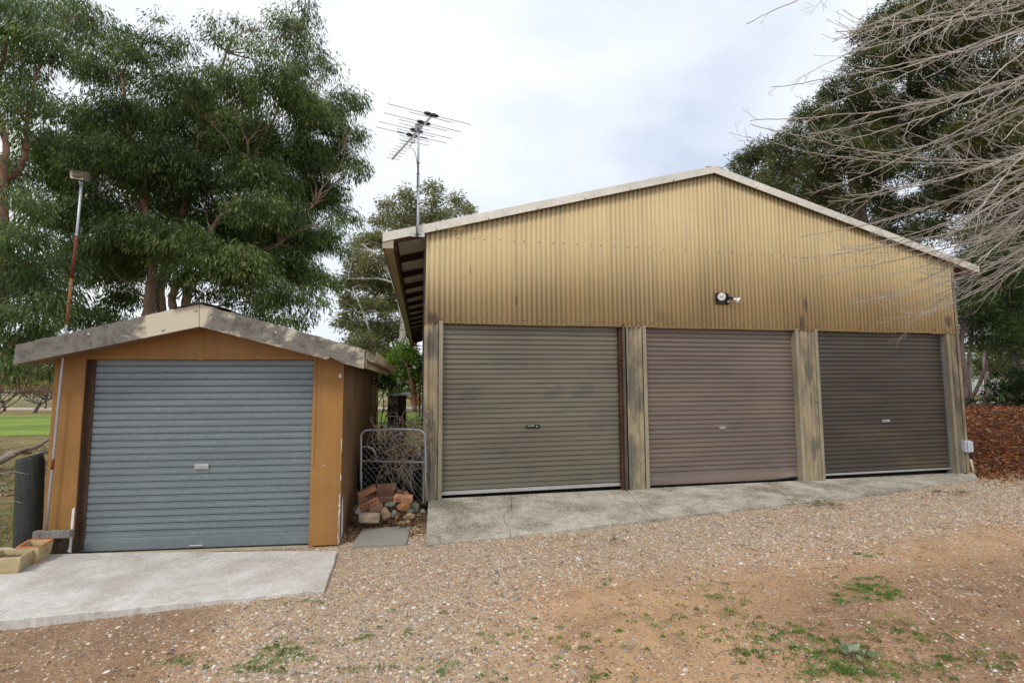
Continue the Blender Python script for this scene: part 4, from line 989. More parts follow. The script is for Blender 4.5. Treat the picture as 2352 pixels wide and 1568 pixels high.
# ---- post, fence wires, fallen limb
YP = atz(76, 1262, -.26).y; p0, p1 = at(41, 1052, YP), at(98, 1044, YP)
PO = thing('fence_post', Vector(((p0.x+p1.x)/2, YP, gz(-5, YP))), 'thick dark weathered fence post left of the small garage', 'fence post')
cx_, rr = (p0.x+p1.x)/2, (p1.x-p0.x)/2
mb = MB(); n = 16; base = len(mb.v); rp_ = random.Random(3); jit = [1+rp_.uniform(-.06, .06) for _ in range(n)]
for z, k, dx in ((-.4, .98, .05), (.2, 1, .03), (.7, 1, .012), (p0.z-.03, .98, 0), (p0.z+.02, .9, 0)):
    for j in range(n):
        an = 2*PI*j/n; mb.v.append((cx_+dx+math.cos(an)*rr*k*jit[j], YP+math.sin(an)*rr*k*jit[j], z+(.03*math.cos(an) if z > p0.z-.1 else 0)))
for i in range(4):
    for j in range(n): a, b = i*n+j, i*n+(j+1) % n; mb.f.append((a, b, b+n, a+n))
mb.f.append(tuple(4*n+j for j in range(n))); mb.build('timber', M['post'], PO, True)
for z in (.95, .62, .3):
    MB().tube([(cx_+math.cos(a_)*rr*1.06, YP+math.sin(a_)*rr*1.06, z+.02*math.sin(a_*2)) for a_ in np.linspace(PI, 2*PI, 10)], .0022, 4).build('wire_tie', M['wire'], PO)
WF = thing('wire_fence', Vector((cx_-.8, YP, -.2)), 'sagging wire stock fence running left from the dark fence post', 'wire fence')
zz = [z for z in (-.12, .02, .16, .30, .45, .62, .80)]
for z in zz:
    MB().tube([(cx_-rr-.0-3.2*t, YP-.05+.15*math.sin(t*3), z-.04*math.sin(t*PI)+.01*math.sin(t*17+z*9)) for t in np.linspace(0, 1, 16)], .0022, 4).build('line_wire', M['wire'], WF)
for k in range(20):
    x = cx_-rr-.08-.15*k; t = (cx_-rr-x)/3.2
    MB().tube([(x+.01*math.sin(z*8+k), YP-.05+.15*math.sin(t*3), z-.04*math.sin(t*PI)) for z in zz], .0018, 4).build('stay_wire', M['wire'], WF)
LBK = bark('grey fallen limb bark', (.20, .15, .12), (.33, .27, .22))
mb = MB(); mb.tube([at(x, y, Y) for x, y, Y in ((-110, 1085, 9.0), (-40, 1072, 9.0), (0, 1058, 9.05), (25, 1047, 9.1), (45, 1036, 9.2), (75, 1028, 9.3), (95, 1020, 9.4), (112, 1008, 9.5), (140, 985, 9.6))], [.075, .07, .06, .045, .036, .032, .028, .024, .012], 8)
mb.tube([at(x, y, Y) for x, y, Y in ((5, 1056, 9.1), (28, 1040, 9.3), (45, 1037, 9.5), (70, 1040, 9.7))], [.05, .05, .035, .02], 8)
mb.tube([at(x, y, Y) for x, y, Y in ((80, 1044, 9.4), (98, 1038, 9.5), (118, 1037, 9.6))], [.02, .025, .02], 6)
tag(mb.build('fallen_limb', LBK, smooth=True), 'fallen grey tree limb lying behind the dark fence post', 'fallen limb')

# ================================================================ VEGETATION
def rand_unit(n):
    v = rng.normal(size=(n, 3)); return v/np.linalg.norm(v, axis=1, keepdims=True)
def leaf_mesh(name, pos, dirs, length, width, rv, mat, fold=.0, cup=0):
    """One rhombus-shaped leaf per row: pos = stalk end, dirs = unit direction."""
    n = len(pos); side = np.cross(dirs, rand_unit(n)); side /= np.linalg.norm(side, axis=1, keepdims=True)+1e-9
    nrm = np.cross(side, dirs)
    L_ = length[:, None]; W_ = width[:, None]
    a = pos; b = pos+dirs*L_*.45+side*W_*.5+nrm*L_*cup; c = pos+dirs*L_; d = pos+dirs*L_*.45-side*W_*.5+nrm*L_*cup
    vs = np.stack([a, b, c, d], 1).reshape(-1, 3)
    me = bpy.data.meshes.new(name); me.vertices.add(4*n); me.vertices.foreach_set('co', vs.astype(np.float32).ravel())
    me.loops.add(4*n); me.loops.foreach_set('vertex_index', np.arange(4*n, dtype=np.int32))
    me.polygons.add(n); me.polygons.foreach_set('loop_start', np.arange(0, 4*n, 4, dtype=np.int32)); me.polygons.foreach_set('loop_total', np.full(n, 4, dtype=np.int32))
    at_ = me.attributes.new('rnd', 'FLOAT', 'POINT'); at_.data.foreach_set('value', np.repeat(rv, 4).astype(np.float32))
    me.update(calc_edges=True); me.materials.append(mat); return me
def crown(blobs, tufts_per_m2, leaves, L_, W_, droop, tuft_r, spread=.5, shell=.75, jit=.28, tv=.16):
    """blobs: (centre, (rx, ry, rz), density). Returns leaf arrays."""
    P, D, LL, WW, RV = [], [], [], [], []
    for c, r, den in blobs:
        c = np.array(c); r = np.array(r); area = 4*PI*(r[0]*r[1]*r[2])**(2/3)
        nt_ = max(3, int(area*tufts_per_m2*den)); u = rand_unit(nt_); u[:, 2] = np.where(u[:, 2] < -.5, -u[:, 2]*.6, u[:, 2])
        rad = np.where(rng.random(nt_) < shell, rng.uniform(.82, 1.05, nt_), rng.uniform(.2, .85, nt_))
        tc = c+u*r*rad[:, None]; brv = rng.normal(0, .07)
        trv = rng.normal(.45+brv, tv, nt_); ts = tuft_r*rng.uniform(.6, 1.35, nt_)
        k = leaves; v = rand_unit(nt_*k); v[:, 2] = np.where(v[:, 2] < 0, v[:, 2]*.55, v[:, 2]*1.0)
        TC = np.repeat(tc, k, 0); TS = np.repeat(ts, k); ou = np.repeat(u, k, 0)
        pos = TC+v*(TS*rng.random(nt_*k)**.45)[:, None]
        d = v*spread+ou*.25+rng.normal(0, jit, (nt_*k, 3)); d[:, 2] -= droop
        d /= np.linalg.norm(d, axis=1, keepdims=True)
        P.append(pos); D.append(d); LL.append(L_*rng.uniform(.6, 1.3, nt_*k)); WW.append(W_*rng.uniform(.6, 1.3, nt_*k)); RV.append(np.clip(np.repeat(trv, k)+rng.normal(0, .13, nt_*k), 0, 1))
    return [np.concatenate(x) for x in (P, D, LL, WW, RV)]
def pblobs(lst, Y, ydj=0, squash=.85, seed=1):
    r = random.Random(seed); out = []
    for b in lst:
        px, py, rp_ = b[:3]; den = b[3] if len(b) > 3 else 1; dY = b[4] if len(b) > 4 else r.uniform(-ydj, ydj)
        c = at(px, py, Y+dY); dep = (c-CAM).dot(FWD); R_ = rp_*dep/PF; out.append((tuple(c), (R_, R_*1.0, R_*squash), den))
    return out
def smooth_path(pts, radii, sub=4):
    pts = [Vector(p) for p in pts]; k = len(pts); P2, R2 = [], []
    radii = list(radii)+[radii[-1]]*(k-len(radii))
    for i in range(k-1):
        p0, p1, p2, p3 = pts[max(i-1, 0)], pts[i], pts[i+1], pts[min(i+2, k-1)]; Ls = (p2-p1).length
        for j in range(sub):
            t = j/sub; q = .5*((2*p1)+(p2-p0)*t+(2*p0-5*p1+4*p2-p3)*t*t+(3*p1-p0-3*p2+p3)*t**3)
            if j: q += Vector((rnd.uniform(-1, 1), rnd.uniform(-1, 1), rnd.uniform(-.5, .5)))*Ls*.018
            P2.append(q); R2.append((radii[i]*(1-t)+radii[i+1]*t)*rnd.uniform(.93, 1.07))
    return P2+[pts[-1]], R2+[radii[-1]]
def limb_mesh(paths, n=7):
    mb = MB()
    for pts, radii in paths:
        a, b = smooth_path(pts, radii, 4 if n > 5 else 2); mb.tube(a, b, n)
    return mb
def branch_path(a, b, r0, r1, k=7, wig=.06, sag=0, seed=0):
    r = random.Random(seed); a, b = Vector(a), Vector(b); Ld = (b-a).length; out = []
    o1 = Vector((r.uniform(-1, 1), r.uniform(-1, 1), r.uniform(-.4, .4)))*Ld*wig*2
    for i in range(k):
        t = i/(k-1); j = Vector((r.uniform(-1, 1), r.uniform(-1, 1), r.uniform(-1, 1)))*Ld*wig*.35 if 0 < i < k-1 else Vector()
        out.append(a.lerp(b, t)+o1*math.sin(t*PI)+j+Vector((0, 0, -sag*Ld*math.sin(t*PI))))
    return out, [r0+(r1-r0)*(i/(k-1))**.8 for i in range(k)]
def tree(name, label, cat, base, trunkpts, blobs, leafargs, lmat, bmat, group=None, branch_r=.05, limbs_every=1, extra=[], seed=0, twigs=2):
    T = thing(name, base, label, cat, group)
    me = leaf_mesh('crown', *[x for x in leafargs_run(blobs, leafargs, base)], lmat); link('crown', me, T)
    paths = []
    for tp_ in trunkpts: paths.append(tp_)
    paths += extra
    limb_mesh(paths, 9).build('trunk', bmat, T, True)
    bp = []; r = random.Random(seed+5); allp = [p for tp_ in trunkpts for p in tp_[0]]
    for i, (c, rr_, den) in enumerate(blobs):
        if i % limbs_every: continue
        c = Vector(c); cand = [p for p in allp if p.z < c.z+.3] or allp
        s_ = min(cand, key=lambda p: (p-c).length + (0 if p.z < c.z else 1.5)); bp.append(branch_path(s_, c, branch_r*r.uniform(.6, 1.1), branch_r*.15, 8, .07, 0, seed*100+i))
        for q in range(twigs):
            e_ = c+Vector((r.uniform(-1, 1)*rr_[0], r.uniform(-1, 1)*rr_[1], r.uniform(-.3, 1)*rr_[2])); bp.append(branch_path(bp[-1-q][0][4], e_, branch_r*.3, branch_r*.08, 6, .08, 0, seed*300+i*7+q))
    if bp: limb_mesh(bp, 5).build('branches', bmat, T, True)
    return T
def leafargs_run(blobs, la, base):
    P, D, LL, WW, RV = crown(blobs, **la); return P-np.array(base), D, LL, WW, RV

GUM = leafmat('gum foliage', [(0, (.020, .036, .012)), (.3, (.048, .080, .022)), (.55, (.088, .135, .036)), (.8, (.165, .22, .064)), (1, (.27, .30, .10))], .38, .4)
GBARK = bark('pinkish gum bark', (.20, .115, .085), (.38, .27, .21))
gum1 = [(640,230,72),(560,330,78),(600,430,82),(690,370,72),(470,270,72),(410,210,58),(530,200,60),(350,300,78),(280,265,60),(250,380,82),(350,420,82),(450,430,82),(550,540,86),(650,520,76),(440,560,80),(320,560,76),(220,500,80),(150,430,70),(110,350,58),(170,280,55),(640,620,72),(560,620,62),(690,110,55,.7),(655,60,45,.55),(705,30,35,.5),(620,150,50,.7),(700,170,45,.8),(770,170,28,.5),(795,235,38,.7),(760,270,45,.8),(805,320,36,.7),(770,370,45,.75),(810,400,32,.6),(765,455,45,.7),(795,500,30,.6),(740,570,52),(700,640,48),(760,520,25,.5),(720,700,36,.7),(690,740,28,.6),(250,85,50,.8),(300,140,50,.8),(230,180,60),(360,120,45,.7),(420,110,36,.5),(520,105,38,.5),(480,60,30,.35),(360,50,24,.3),(560,60,30,.3),(600,95,32,.4),(730,300,60),(710,460,62),(200,600,60),(260,640,50),(620,700,36,.8),(540,690,35,.6),(400,500,70),(500,350,70),(280,700,44),(180,740,46),(300,600,60),(460,680,30,.6),(600,730,34,.7),(130,520,60),(230,580,60),(640,690,44),(670,560,60),(740,380,50),(810,240,26,.7),(820,380,24,.7),(700,250,50),(600,500,70),(380,380,70),(240,330,60),(250,740,34,.8),(540,620,50),(750,650,32,.8),(660,740,30,.6),(520,560,60)]
Yg = 15.5
gum1 += [(480,300,150,.35,1.6),(600,420,150,.35,1.6),(330,420,150,.35,1.6),(540,580,120,.35,1.4),(300,620,110,.4,1.2),(680,480,110,.35,1.4),(180,420,110,.35,1.4),(440,640,60,.5,-1.6),(500,600,60,.7,-1.8),(420,560,60,.7,-1.8),(390,640,34,.4,-1.6),(560,660,50,.8,-1.5)]
bl = pblobs(gum1, Yg, 2.0, .85, 3)
tb = at(395, 760, Yg); gzb = -.22
def tpath(pts, radii): return ([at(x, y, Y) for x, y, Y in pts], radii)
trunks = [tpath([(338, 900, Yg), (340, 760, Yg), (345, 690, Yg), (350, 600, Yg), (335, 480, Yg+.3), (300, 330, Yg), (280, 180, Yg)], [.20, .17, .15, .12, .09, .06, .04]),
          tpath([(372, 900, Yg+.3), (372, 720, Yg+.3), (368, 660, Yg+.3), (400, 560, Yg+.5), (440, 420, Yg+.6), (470, 250, Yg+.3), (520, 120, Yg)], [.16, .13, .12, .10, .08, .05, .03]),
          tpath([(420, 900, Yg-.2), (405, 740, Yg-.2), (395, 690, Yg-.2), (415, 640, Yg-.2), (480, 540, Yg-.4), (560, 420, Yg-.3), (640, 240, Yg)], [.14, .12, .10, .09, .07, .05, .03]),
          tpath([(430, 900, Yg), (425, 720, Yg), (450, 640, Yg), (530, 600, Yg+.3), (640, 560, Yg), (720, 470, Yg)], [.14, .12, .10, .08, .06, .03])]
for tp_ in trunks:
    q = tp_[0][0]; tp_[0].insert(0, Vector((q.x, q.y, gzb-.1))); tp_[1].insert(0, tp_[1][0]*1.2)
GL_ = dict(tufts_per_m2=15, leaves=38, L_=.15, W_=.029, droop=1.15, tuft_r=.30, spread=.55, jit=.2, tv=.2)
tree('gum_tree', 'large dense gum tree with drooping leaves rising behind the small garage', 'tree', (tb.x, tb.y, gzb), trunks, bl, GL_, GUM, GBARK, 'gum trees', .03, 1, seed=1)
# limb poking out of the top of the crown
gum2 = [(60,60,70),(20,150,65),(110,120,60),(140,40,55),(70,230,50,.8),(20,280,45,.6),(20,20,60),(90,310,36,.6),(180,90,45,.7),(200,30,45,.6),(30,390,40,.6),(-40,200,90),(-60,60,90),(-50,400,80),(30,470,55,.8),(10,560,60),(60,560,50),(70,640,55),(20,660,60),(-50,620,90),(30,740,60),(90,720,52),(120,690,48),(60,790,46),(15,850,42),(70,850,30,.8),(110,780,40),(95,860,22,.8),(-40,800,70),(130,620,50),(150,690,40)]
Y2 = 12.5
bl2 = pblobs(gum2, Y2, 1.4, .85, 8)
tr2 = [tpath([(-60, 1000, Y2), (0, 700, Y2), (8, 540, Y2-.4), (5, 400, Y2-.4), (14, 330, Y2-.3), (-8, 220, Y2), (20, 60, Y2)], [.2, .13, .09, .07, .06, .05, .03]),
       tpath([(5, 520, Y2-.2), (2, 430, Y2), (35, 400, Y2-.2), (60, 350, Y2-.2), (66, 240, Y2-.2), (100, 120, Y2)], [.07, .06, .05, .045, .035, .02])]
tr2[0][0].insert(0, Vector((tr2[0][0][0].x, Y2, -.3))); tr2[0][1].insert(0, .24)
GUMB = leafmat('cooler gum foliage', [(0, (.032, .054, .022)), (.3, (.065, .105, .038)), (.55, (.108, .16, .058)), (.8, (.18, .23, .095)), (1, (.28, .31, .15))], .4, .4)
tree('gum_tree', 'blue green gum tree with a reddish limb at the left edge of the photo', 'tree', (at(-60, 900, Y2).x, Y2, -.25), tr2, bl2, dict(GL_, L_=.15, W_=.026, tuft_r=.27, tufts_per_m2=12), GUMB, bark('red brown gum bark', (.16, .075, .05), (.28, .17, .12)), 'gum trees', .022, 1, seed=2)

# distant pale-limbed gums seen between the sheds
WB = bark('white gum bark', (.36, .33, .29), (.62, .59, .54))
FARG = leafmat('olive gum foliage', [(0, (.075, .082, .042)), (.35, (.14, .148, .075)), (.6, (.22, .215, .115)), (.8, (.30, .265, .14)), (1, (.38, .30, .17))], .4)
g3 = [(932,452,20),(906,480,20),(948,478,18),(992,438,20),(1000,468,20),(1048,462,20),(1066,484,17),(1034,492,18),(890,515,30),(925,510,30),(960,510,28),(1000,505,28),(885,470,16,.7),(1078,478,13,.7)]
g4 = [(845,560,32),(880,560,30),(815,590,26),(860,610,34),(905,600,30),(800,650,28),(840,655,34),(890,660,32),(925,640,24),(815,710,32),(860,710,34),(905,710,28),(795,750,24),(835,760,34),(880,765,34),(925,760,24),(940,700,20),(810,800,22),(860,805,30),(905,820,26),(940,820,20)]
Yf = 38
far_tr = [tpath([(950, 880, Yf), (948, 740, Yf), (940, 690, Yf), (925, 640, Yf), (920, 560, Yf), (935, 470, Yf)], [.35, .3, .26, .22, .16, .06]), tpath([(948, 740, Yf), (960, 600, Yf), (985, 520, Yf), (998, 440, Yf)], [.26, .2, .14, .05]), tpath([(960, 600, Yf), (1010, 540, Yf), (1050, 480, Yf)], [.16, .12, .04])]
tree('gum_tree', 'distant tall gum with a pale trunk, its crown split in three above the shed eave', 'tree', at(950, 886, Yf), far_tr, pblobs(g3, Yf, 2, .9, 4), dict(tufts_per_m2=3.8, leaves=26, L_=.30, W_=.085, droop=.5, tuft_r=.50), FARG, WB, 'gum trees', .08, 1, seed=4)
Yh = 30
Yh = 30
t4 = [tpath([(915, 900, Yh), (925, 760, Yh), (920, 700, Yh), (905, 650, Yh), (885, 610, Yh), (855, 580, Yh), (830, 560, Yh)], [.22, .19, .16, .13, .11, .07, .03]), tpath([(905, 650, Yh), (870, 640, Yh), (835, 640, Yh), (800, 640, Yh)], [.06, .05, .04, .02]), tpath([(870, 900, Yh), (860, 800, Yh), (835, 720, Yh), (810, 660, Yh)], [.10, .08, .06, .03]), tpath([(840, 900, Yh+1), (845, 830, Yh+1), (880, 760, Yh+1), (890, 700, Yh+1)], [.09, .07, .05, .03]), tpath([(920, 700, Yh), (935, 660, Yh), (925, 600, Yh)], [.07, .05, .03])]
tree('gum_tree', 'sprawling olive gum with bare white limbs seen through the gap between the roofs', 'tree', at(900, 890, Yh), t4, pblobs(g4+[(830,630,40,.5),(880,690,44,.5),(900,760,40,.6),(840,800,40,.7),(900,830,34,.7),(800,690,24,.6)], 31.2, 1.6, .9, 6), dict(tufts_per_m2=6.5, leaves=30, L_=.24, W_=.065, droop=.45, tuft_r=.42), FARG, WB, 'gum trees', .04, 1, seed=6, twigs=3)
# bright green tree low in the gap
BRG = leafmat('bright green foliage', [(0, (.035, .075, .008)), (.4, (.085, .17, .018)), (.7, (.15, .26, .03)), (1, (.24, .34, .06))], .35)
Yb = 24
tree('leafy_tree', 'small bright green tree filling the gap beside the large shed', 'tree', at(951, 945, Yb), [tpath([(952, 945, Yb), (951, 915, Yb), (945, 880, Yb), (935, 840, Yb)], [.13, .11, .08, .03]), tpath([(951, 915, Yb), (962, 890, Yb), (970, 850, Yb)], [.08, .05, .02])],
     pblobs([(920,815,26),(895,838,26),(945,835,28),(900,870,26),(930,870,30),(960,865,24),(935,800,18),(890,895,20),(925,905,20),(960,895,18),(985,870,30),(1000,900,30)], Yb, 1.2, .8, 5), dict(tufts_per_m2=6, leaves=26, L_=.20, W_=.065, droop=.15, tuft_r=.30), BRG, bark('orange bark', (.25, .13, .08), (.36, .22, .15)), None, .05, 1, seed=7)
ORG = leafmat('autumn foliage', [(0, (.16, .05, .01)), (.5, (.34, .13, .02)), (1, (.42, .26, .06))], .3)
# right-hand gum behind the shed
g5 = [(1715,372,28),(1750,352,32),(1795,390,40),(1740,420,28),(1820,335,40),(1865,270,36),(1855,400,46),(1895,340,46),(1925,220,40),(1955,290,55),(1990,150,42),(2000,85,32),(2040,50,40),(2060,170,60),(2030,290,60),(1950,380,60),(2040,400,60),(2110,110,58),(2095,40,46),(1880,460,40),(1990,470,50),(2060,500,50),(2150,220,66),(2130,330,66),(2150,20,50),(1810,450,30),(2140,470,50),(1700,400,20),(1850,480,34),(1780,440,34),(1900,420,44),(1940,470,40),(2000,340,50),(2080,280,50),(2070,80,50),(1900,290,36),(2050,560,44),(2120,540,44),(2000,230,44)]
RGM = leafmat('dark olive gum foliage', [(0, (.022, .030, .010)), (.3, (.050, .066, .020)), (.6, (.095, .110, .036)), (.85, (.17, .15, .05)), (1, (.26, .15, .06))], .35)
Y5 = 19
t5 = [tpath([(1990, 860, Y5), (1985, 600, Y5), (1970, 450, Y5), (1950, 330, Y5), (1960, 220, Y5)], [.4, .34, .26, .16, .05]), tpath([(1985, 600, Y5), (1900, 470, Y5), (1830, 400, Y5), (1760, 370, Y5)], [.22, .16, .10, .04]), tpath([(1970, 450, Y5), (2050, 320, Y5), (2090, 180, Y5), (2100, 60, Y5)], [.2, .15, .1, .04])]
tree('gum_tree', 'dark olive gum rising behind the right slope of the large shed roof', 'tree', at(1990, 870, Y5), t5, pblobs(g5, Y5, 2.2, .85, 9), dict(tufts_per_m2=12, leaves=32, L_=.20, W_=.040, droop=.35, tuft_r=.33), RGM, bark('brown gum bark', (.12, .08, .06), (.22, .17, .14)), 'gum trees', .045, 1, seed=9)
g6 = [(2210,110,70),(2210,20,60),(2270,210,80),(2240,330,76),(2310,80,80),(2345,300,80),(2230,440,66),(2320,430,72),(2190,250,60),(2400,180,90),(2400,400,90),(2290,540,60),(2350,560,66),(2230,540,36),(2180,400,50),(2380,20,80),(2250,620,50),(2320,640,60),(2220,480,50),(2280,300,60),(2350,190,60),(2150,150,50),(2250,40,60),(2270,380,60),(2370,490,60)]
Y6 = 16
t6 = [tpath([(2330, 900, Y6), (2335, 700, Y6), (2320, 500, Y6), (2300, 300, Y6), (2280, 100, Y6)], [.19, .17, .14, .1, .05]), tpath([(2320, 500, Y6), (2390, 350, Y6), (2420, 200, Y6)], [.15, .1, .05])]
tree('gum_tree', 'brownish gum at the right edge of the photo behind the bare branches', 'tree', at(2330, 870, Y6), t6, pblobs(g6, Y6, 2.0, .9, 10), dict(tufts_per_m2=9, leaves=30, L_=.20, W_=.042, droop=.4, tuft_r=.36), leafmat('brown tinged foliage', [(0, (.024, .030, .010)), (.4, (.065, .072, .022)), (.7, (.13, .125, .04)), (1, (.24, .15, .05))], .35), bark('brown gum bark', (.12, .08, .06), (.22, .17, .14)), 'gum trees', .045, 1, seed=10)
# grevillea-like small tree just right of the shed
g7 = [(2225,690,26),(2265,660,36),(2320,655,40),(2350,700,40),(2240,740,26),(2275,745,34),(2320,755,36),(2350,780,30),(2222,760,18),(2255,790,22,.8),(2300,800,24,.8),(2225,630,24),(2290,600,36),(2345,620,36),(2390,700,50),(2245,700,30),(2290,700,36),(2335,740,34),(2230,650,28),(2310,610,36),(2225,735,16),(2340,780,30),(2285,780,22),(2230,600,24),(2255,640,34),(2330,690,40),(2300,620,40),(2240,690,28),(2270,800,18),(2335,820,22),(2215,720,14),(2360,740,50),(2270,600,40),(2350,600,50),(2310,840,14,.8)]
GRV = leafmat('dark feathery foliage', [(0, (.010, .020, .007)), (.35, (.026, .048, .013)), (.65, (.055, .095, .022)), (.85, (.11, .17, .035)), (1, (.18, .23, .05))], .3)
Y7 = 13.2
t7 = [tpath([(2213, 930, 12.6), (2216, 880, 12.6), (2208, 800, 12.7), (2215, 740, 12.8), (2240, 670, Y7)], [.12, .10, .085, .07, .03]), tpath([(2225, 925, 12.7), (2240, 900, 12.7), (2262, 850, 12.8), (2272, 800, 12.9), (2300, 700, Y7)], [.06, .055, .05, .04, .02]), tpath([(2211, 820, 12.7), (2195, 760, 12.8), (2200, 700, 12.9)], [.05, .04, .02])]
tree('small_tree', 'small dark feathery tree growing out of the leaf mulch right of the shed', 'tree', (t7[0][0][0].x, 12.6, gz(t7[0][0][0].x, 12.6)-.02), t7, pblobs(g7, Y7, 1.2, .85, 11), dict(tufts_per_m2=20, leaves=32, L_=.17, W_=.022, droop=.1, tuft_r=.30, spread=.9), GRV, bark('reddish grey bark', (.07, .045, .038), (.15, .105, .09)), None, .02, 1, seed=11)

def bush(name, label, cat, lst, Y, la, mat, group=None, dj=.5, stem=True, sq=.85):
    b = pblobs(lst, Y, dj, sq, int(lst[0][0])); c = Vector(b[0][0]); lo = min(Vector(q[0]).z-q[1][2] for q in b); base = Vector((c.x, c.y, min(lo, gz(c.x, c.y))))
    T = thing(name, base, label, cat, group); P, D, LL, WW, RV = crown(b, **la); link('foliage', leaf_mesh('foliage', P-np.array(base), D, LL, WW, RV, mat), T)
    if stem:
        limb_mesh([branch_path(base+Vector((rnd.uniform(-.1, .1), 0, 0)), q[0], .02, .006, 5, .08, 0, i) for i, q in enumerate(b)], 5).build('stems', M['jamb'], T, True)
    return T
bush('shrub', 'dark shrub with reddish tips at the right edge beyond the mulch', 'shrub', [(2300,900,30),(2330,870,30),(2350,900,34),(2285,925,18),(2340,930,26),(2375,890,40)], 12.2, dict(tufts_per_m2=16, leaves=26, L_=.14, W_=.03, droop=-.3, tuft_r=.16), leafmat('dark shrub foliage', [(0, (.008, .016, .006)), (.5, (.022, .045, .014)), (.8, (.05, .06, .02)), (1, (.16, .04, .02))], .2))
bush('shrub', 'yellow green shrubs beyond the small feathery tree', 'shrub', [(2250,840,22),(2280,850,22),(2310,845,20),(2240,865,16),(2290,870,14),(2265,815,16)], 30, dict(tufts_per_m2=5, leaves=26, L_=.22, W_=.08, droop=0, tuft_r=.35), leafmat('yellow green foliage', [(0, (.05, .06, .01)), (.5, (.12, .15, .025)), (1, (.26, .25, .04))], .3), dj=1)
bush('conifer', 'bright green round tree beside the far pale house', 'tree', [(2335,810,18),(2345,830,18),(2325,830,12)], 45, dict(tufts_per_m2=3, leaves=30, L_=.3, W_=.1, droop=0, tuft_r=.5), BRG, dj=1)
# strappy plant at the foot of the small tree
def straps(name, label, c, n, L_, w_, mat, seed):
    r = random.Random(seed); mb = MB()
    for i in range(n):
        an = r.uniform(0, 2*PI); d = Vector((math.cos(an), math.sin(an), 0)); s_ = Vector((-d.y, d.x, 0)); l_ = L_*r.uniform(.6, 1.1); up = r.uniform(.5, 1.1); b = len(mb.v)
        for k in range(6):
            t = k/5; q = c+d*l_*t*.8+Vector((0, 0, l_*(up*t-.75*t*t))); ww = w_*(1-t)**.6+.001; mb.v += [tuple(q-s_*ww), tuple(q+s_*ww)]
        for k in range(5): mb.f.append((b+2*k, b+2*k+1, b+2*k+3, b+2*k+2))
    return tag(mb.build(name, mat, None), label, 'plant')
SM = simple('strap leaf', (.03, .055, .02), .45, 0, .4, 9); p = atg(2238, 925)
straps('strappy_plant', 'dark strappy plant at the foot of the small feathery tree', at(2238, 925, 12.3), 60, .6, .014, SM, 1)
straps('strappy_plant', 'spiky green plant beside the dark reddish shrub', at(2300, 915, 11.9), 50, .75, .016, simple('green strap leaf', (.045, .10, .03), .45, 0, .4, 9), 2)
# leaves hanging over the end of the garage wall
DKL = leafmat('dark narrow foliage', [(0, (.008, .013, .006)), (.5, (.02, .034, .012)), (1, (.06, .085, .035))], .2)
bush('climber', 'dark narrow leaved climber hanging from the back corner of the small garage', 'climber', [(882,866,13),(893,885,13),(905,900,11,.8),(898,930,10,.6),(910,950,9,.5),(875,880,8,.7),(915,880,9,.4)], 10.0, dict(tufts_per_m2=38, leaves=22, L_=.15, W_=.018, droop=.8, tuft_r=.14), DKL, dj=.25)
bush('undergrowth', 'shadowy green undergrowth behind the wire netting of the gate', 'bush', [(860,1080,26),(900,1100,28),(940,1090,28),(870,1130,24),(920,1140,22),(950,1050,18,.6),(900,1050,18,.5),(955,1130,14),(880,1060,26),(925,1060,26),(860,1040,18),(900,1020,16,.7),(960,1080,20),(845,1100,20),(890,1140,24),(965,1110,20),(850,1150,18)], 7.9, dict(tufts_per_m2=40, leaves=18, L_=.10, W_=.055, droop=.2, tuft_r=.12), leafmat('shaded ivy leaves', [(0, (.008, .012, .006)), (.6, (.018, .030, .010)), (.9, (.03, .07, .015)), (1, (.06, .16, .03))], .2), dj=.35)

# dead vine over the gate
VN = thing('dead_vine', at(920, 1100, YG), 'dry leafless vine with brown leaves tangled over the garden gate', 'vine')
r = random.Random(12); mb = MB(); tips = []
for i in range(95):
    px, py = r.gauss(925, 28), r.gauss(1012, 24); px = max(840, min(980, px)); p = at(px, py, YG+r.uniform(-.12, .05)); d = Vector((r.uniform(-1, 1), r.uniform(-.25, .25), r.uniform(-.9, .4))).normalized(); pts = [p]; k = r.randint(7, 15); cur = r.uniform(-.5, .5)
    for _ in range(k):
        d = (Matrix.Rotation(cur*.5+r.uniform(-.35, .35), 3, 'Y') @ d + Vector((0, 0, -.10))).normalized(); d.y *= .6
        q = pts[-1]+d*r.uniform(.025, .045); q.y = min(q.y, YG+.06); q.z = max(q.z, -.1); q.x = min(q.x, XL+.12); pts.append(q)
    mb.tube(pts, r.uniform(.0018, .0042), 4); tips += pts[::3]
for i in range(26):
    px = r.uniform(880, 975); p = at(px, 1055, YG-.03); pts = [p]; d = Vector((r.uniform(-.3, .3), 0, -1))
    for _ in range(r.randint(6, 14)):
        d = (d+Vector((r.uniform(-.4, .4), r.uniform(-.1, .1), -.1))).normalized(); pts.append(pts[-1]+d*.035)
    mb.tube(pts, r.uniform(.0015, .003), 4)
mb.build('stems', simple('dry vine stem', (.36, .30, .24), .85, 0, .3, 20), VN)
tp_ = np.array([tuple(v) for v in rnd.sample(tips, 150)]); n = len(tp_); dd = rand_unit(n); dd[:, 2] -= .5; dd /= np.linalg.norm(dd, axis=1, keepdims=True)
DRY = leafmat('dry brown leaves', [(0, (.09, .04, .02)), (.4, (.22, .09, .035)), (.75, (.38, .18, .07)), (1, (.50, .36, .20))], .2, .7)
link('leaves', leaf_mesh('leaves', tp_-np.array(VN.location), dd, rng.uniform(.035, .075, n), rng.uniform(.02, .04, n), rng.random(n), DRY, cup=.1), VN)

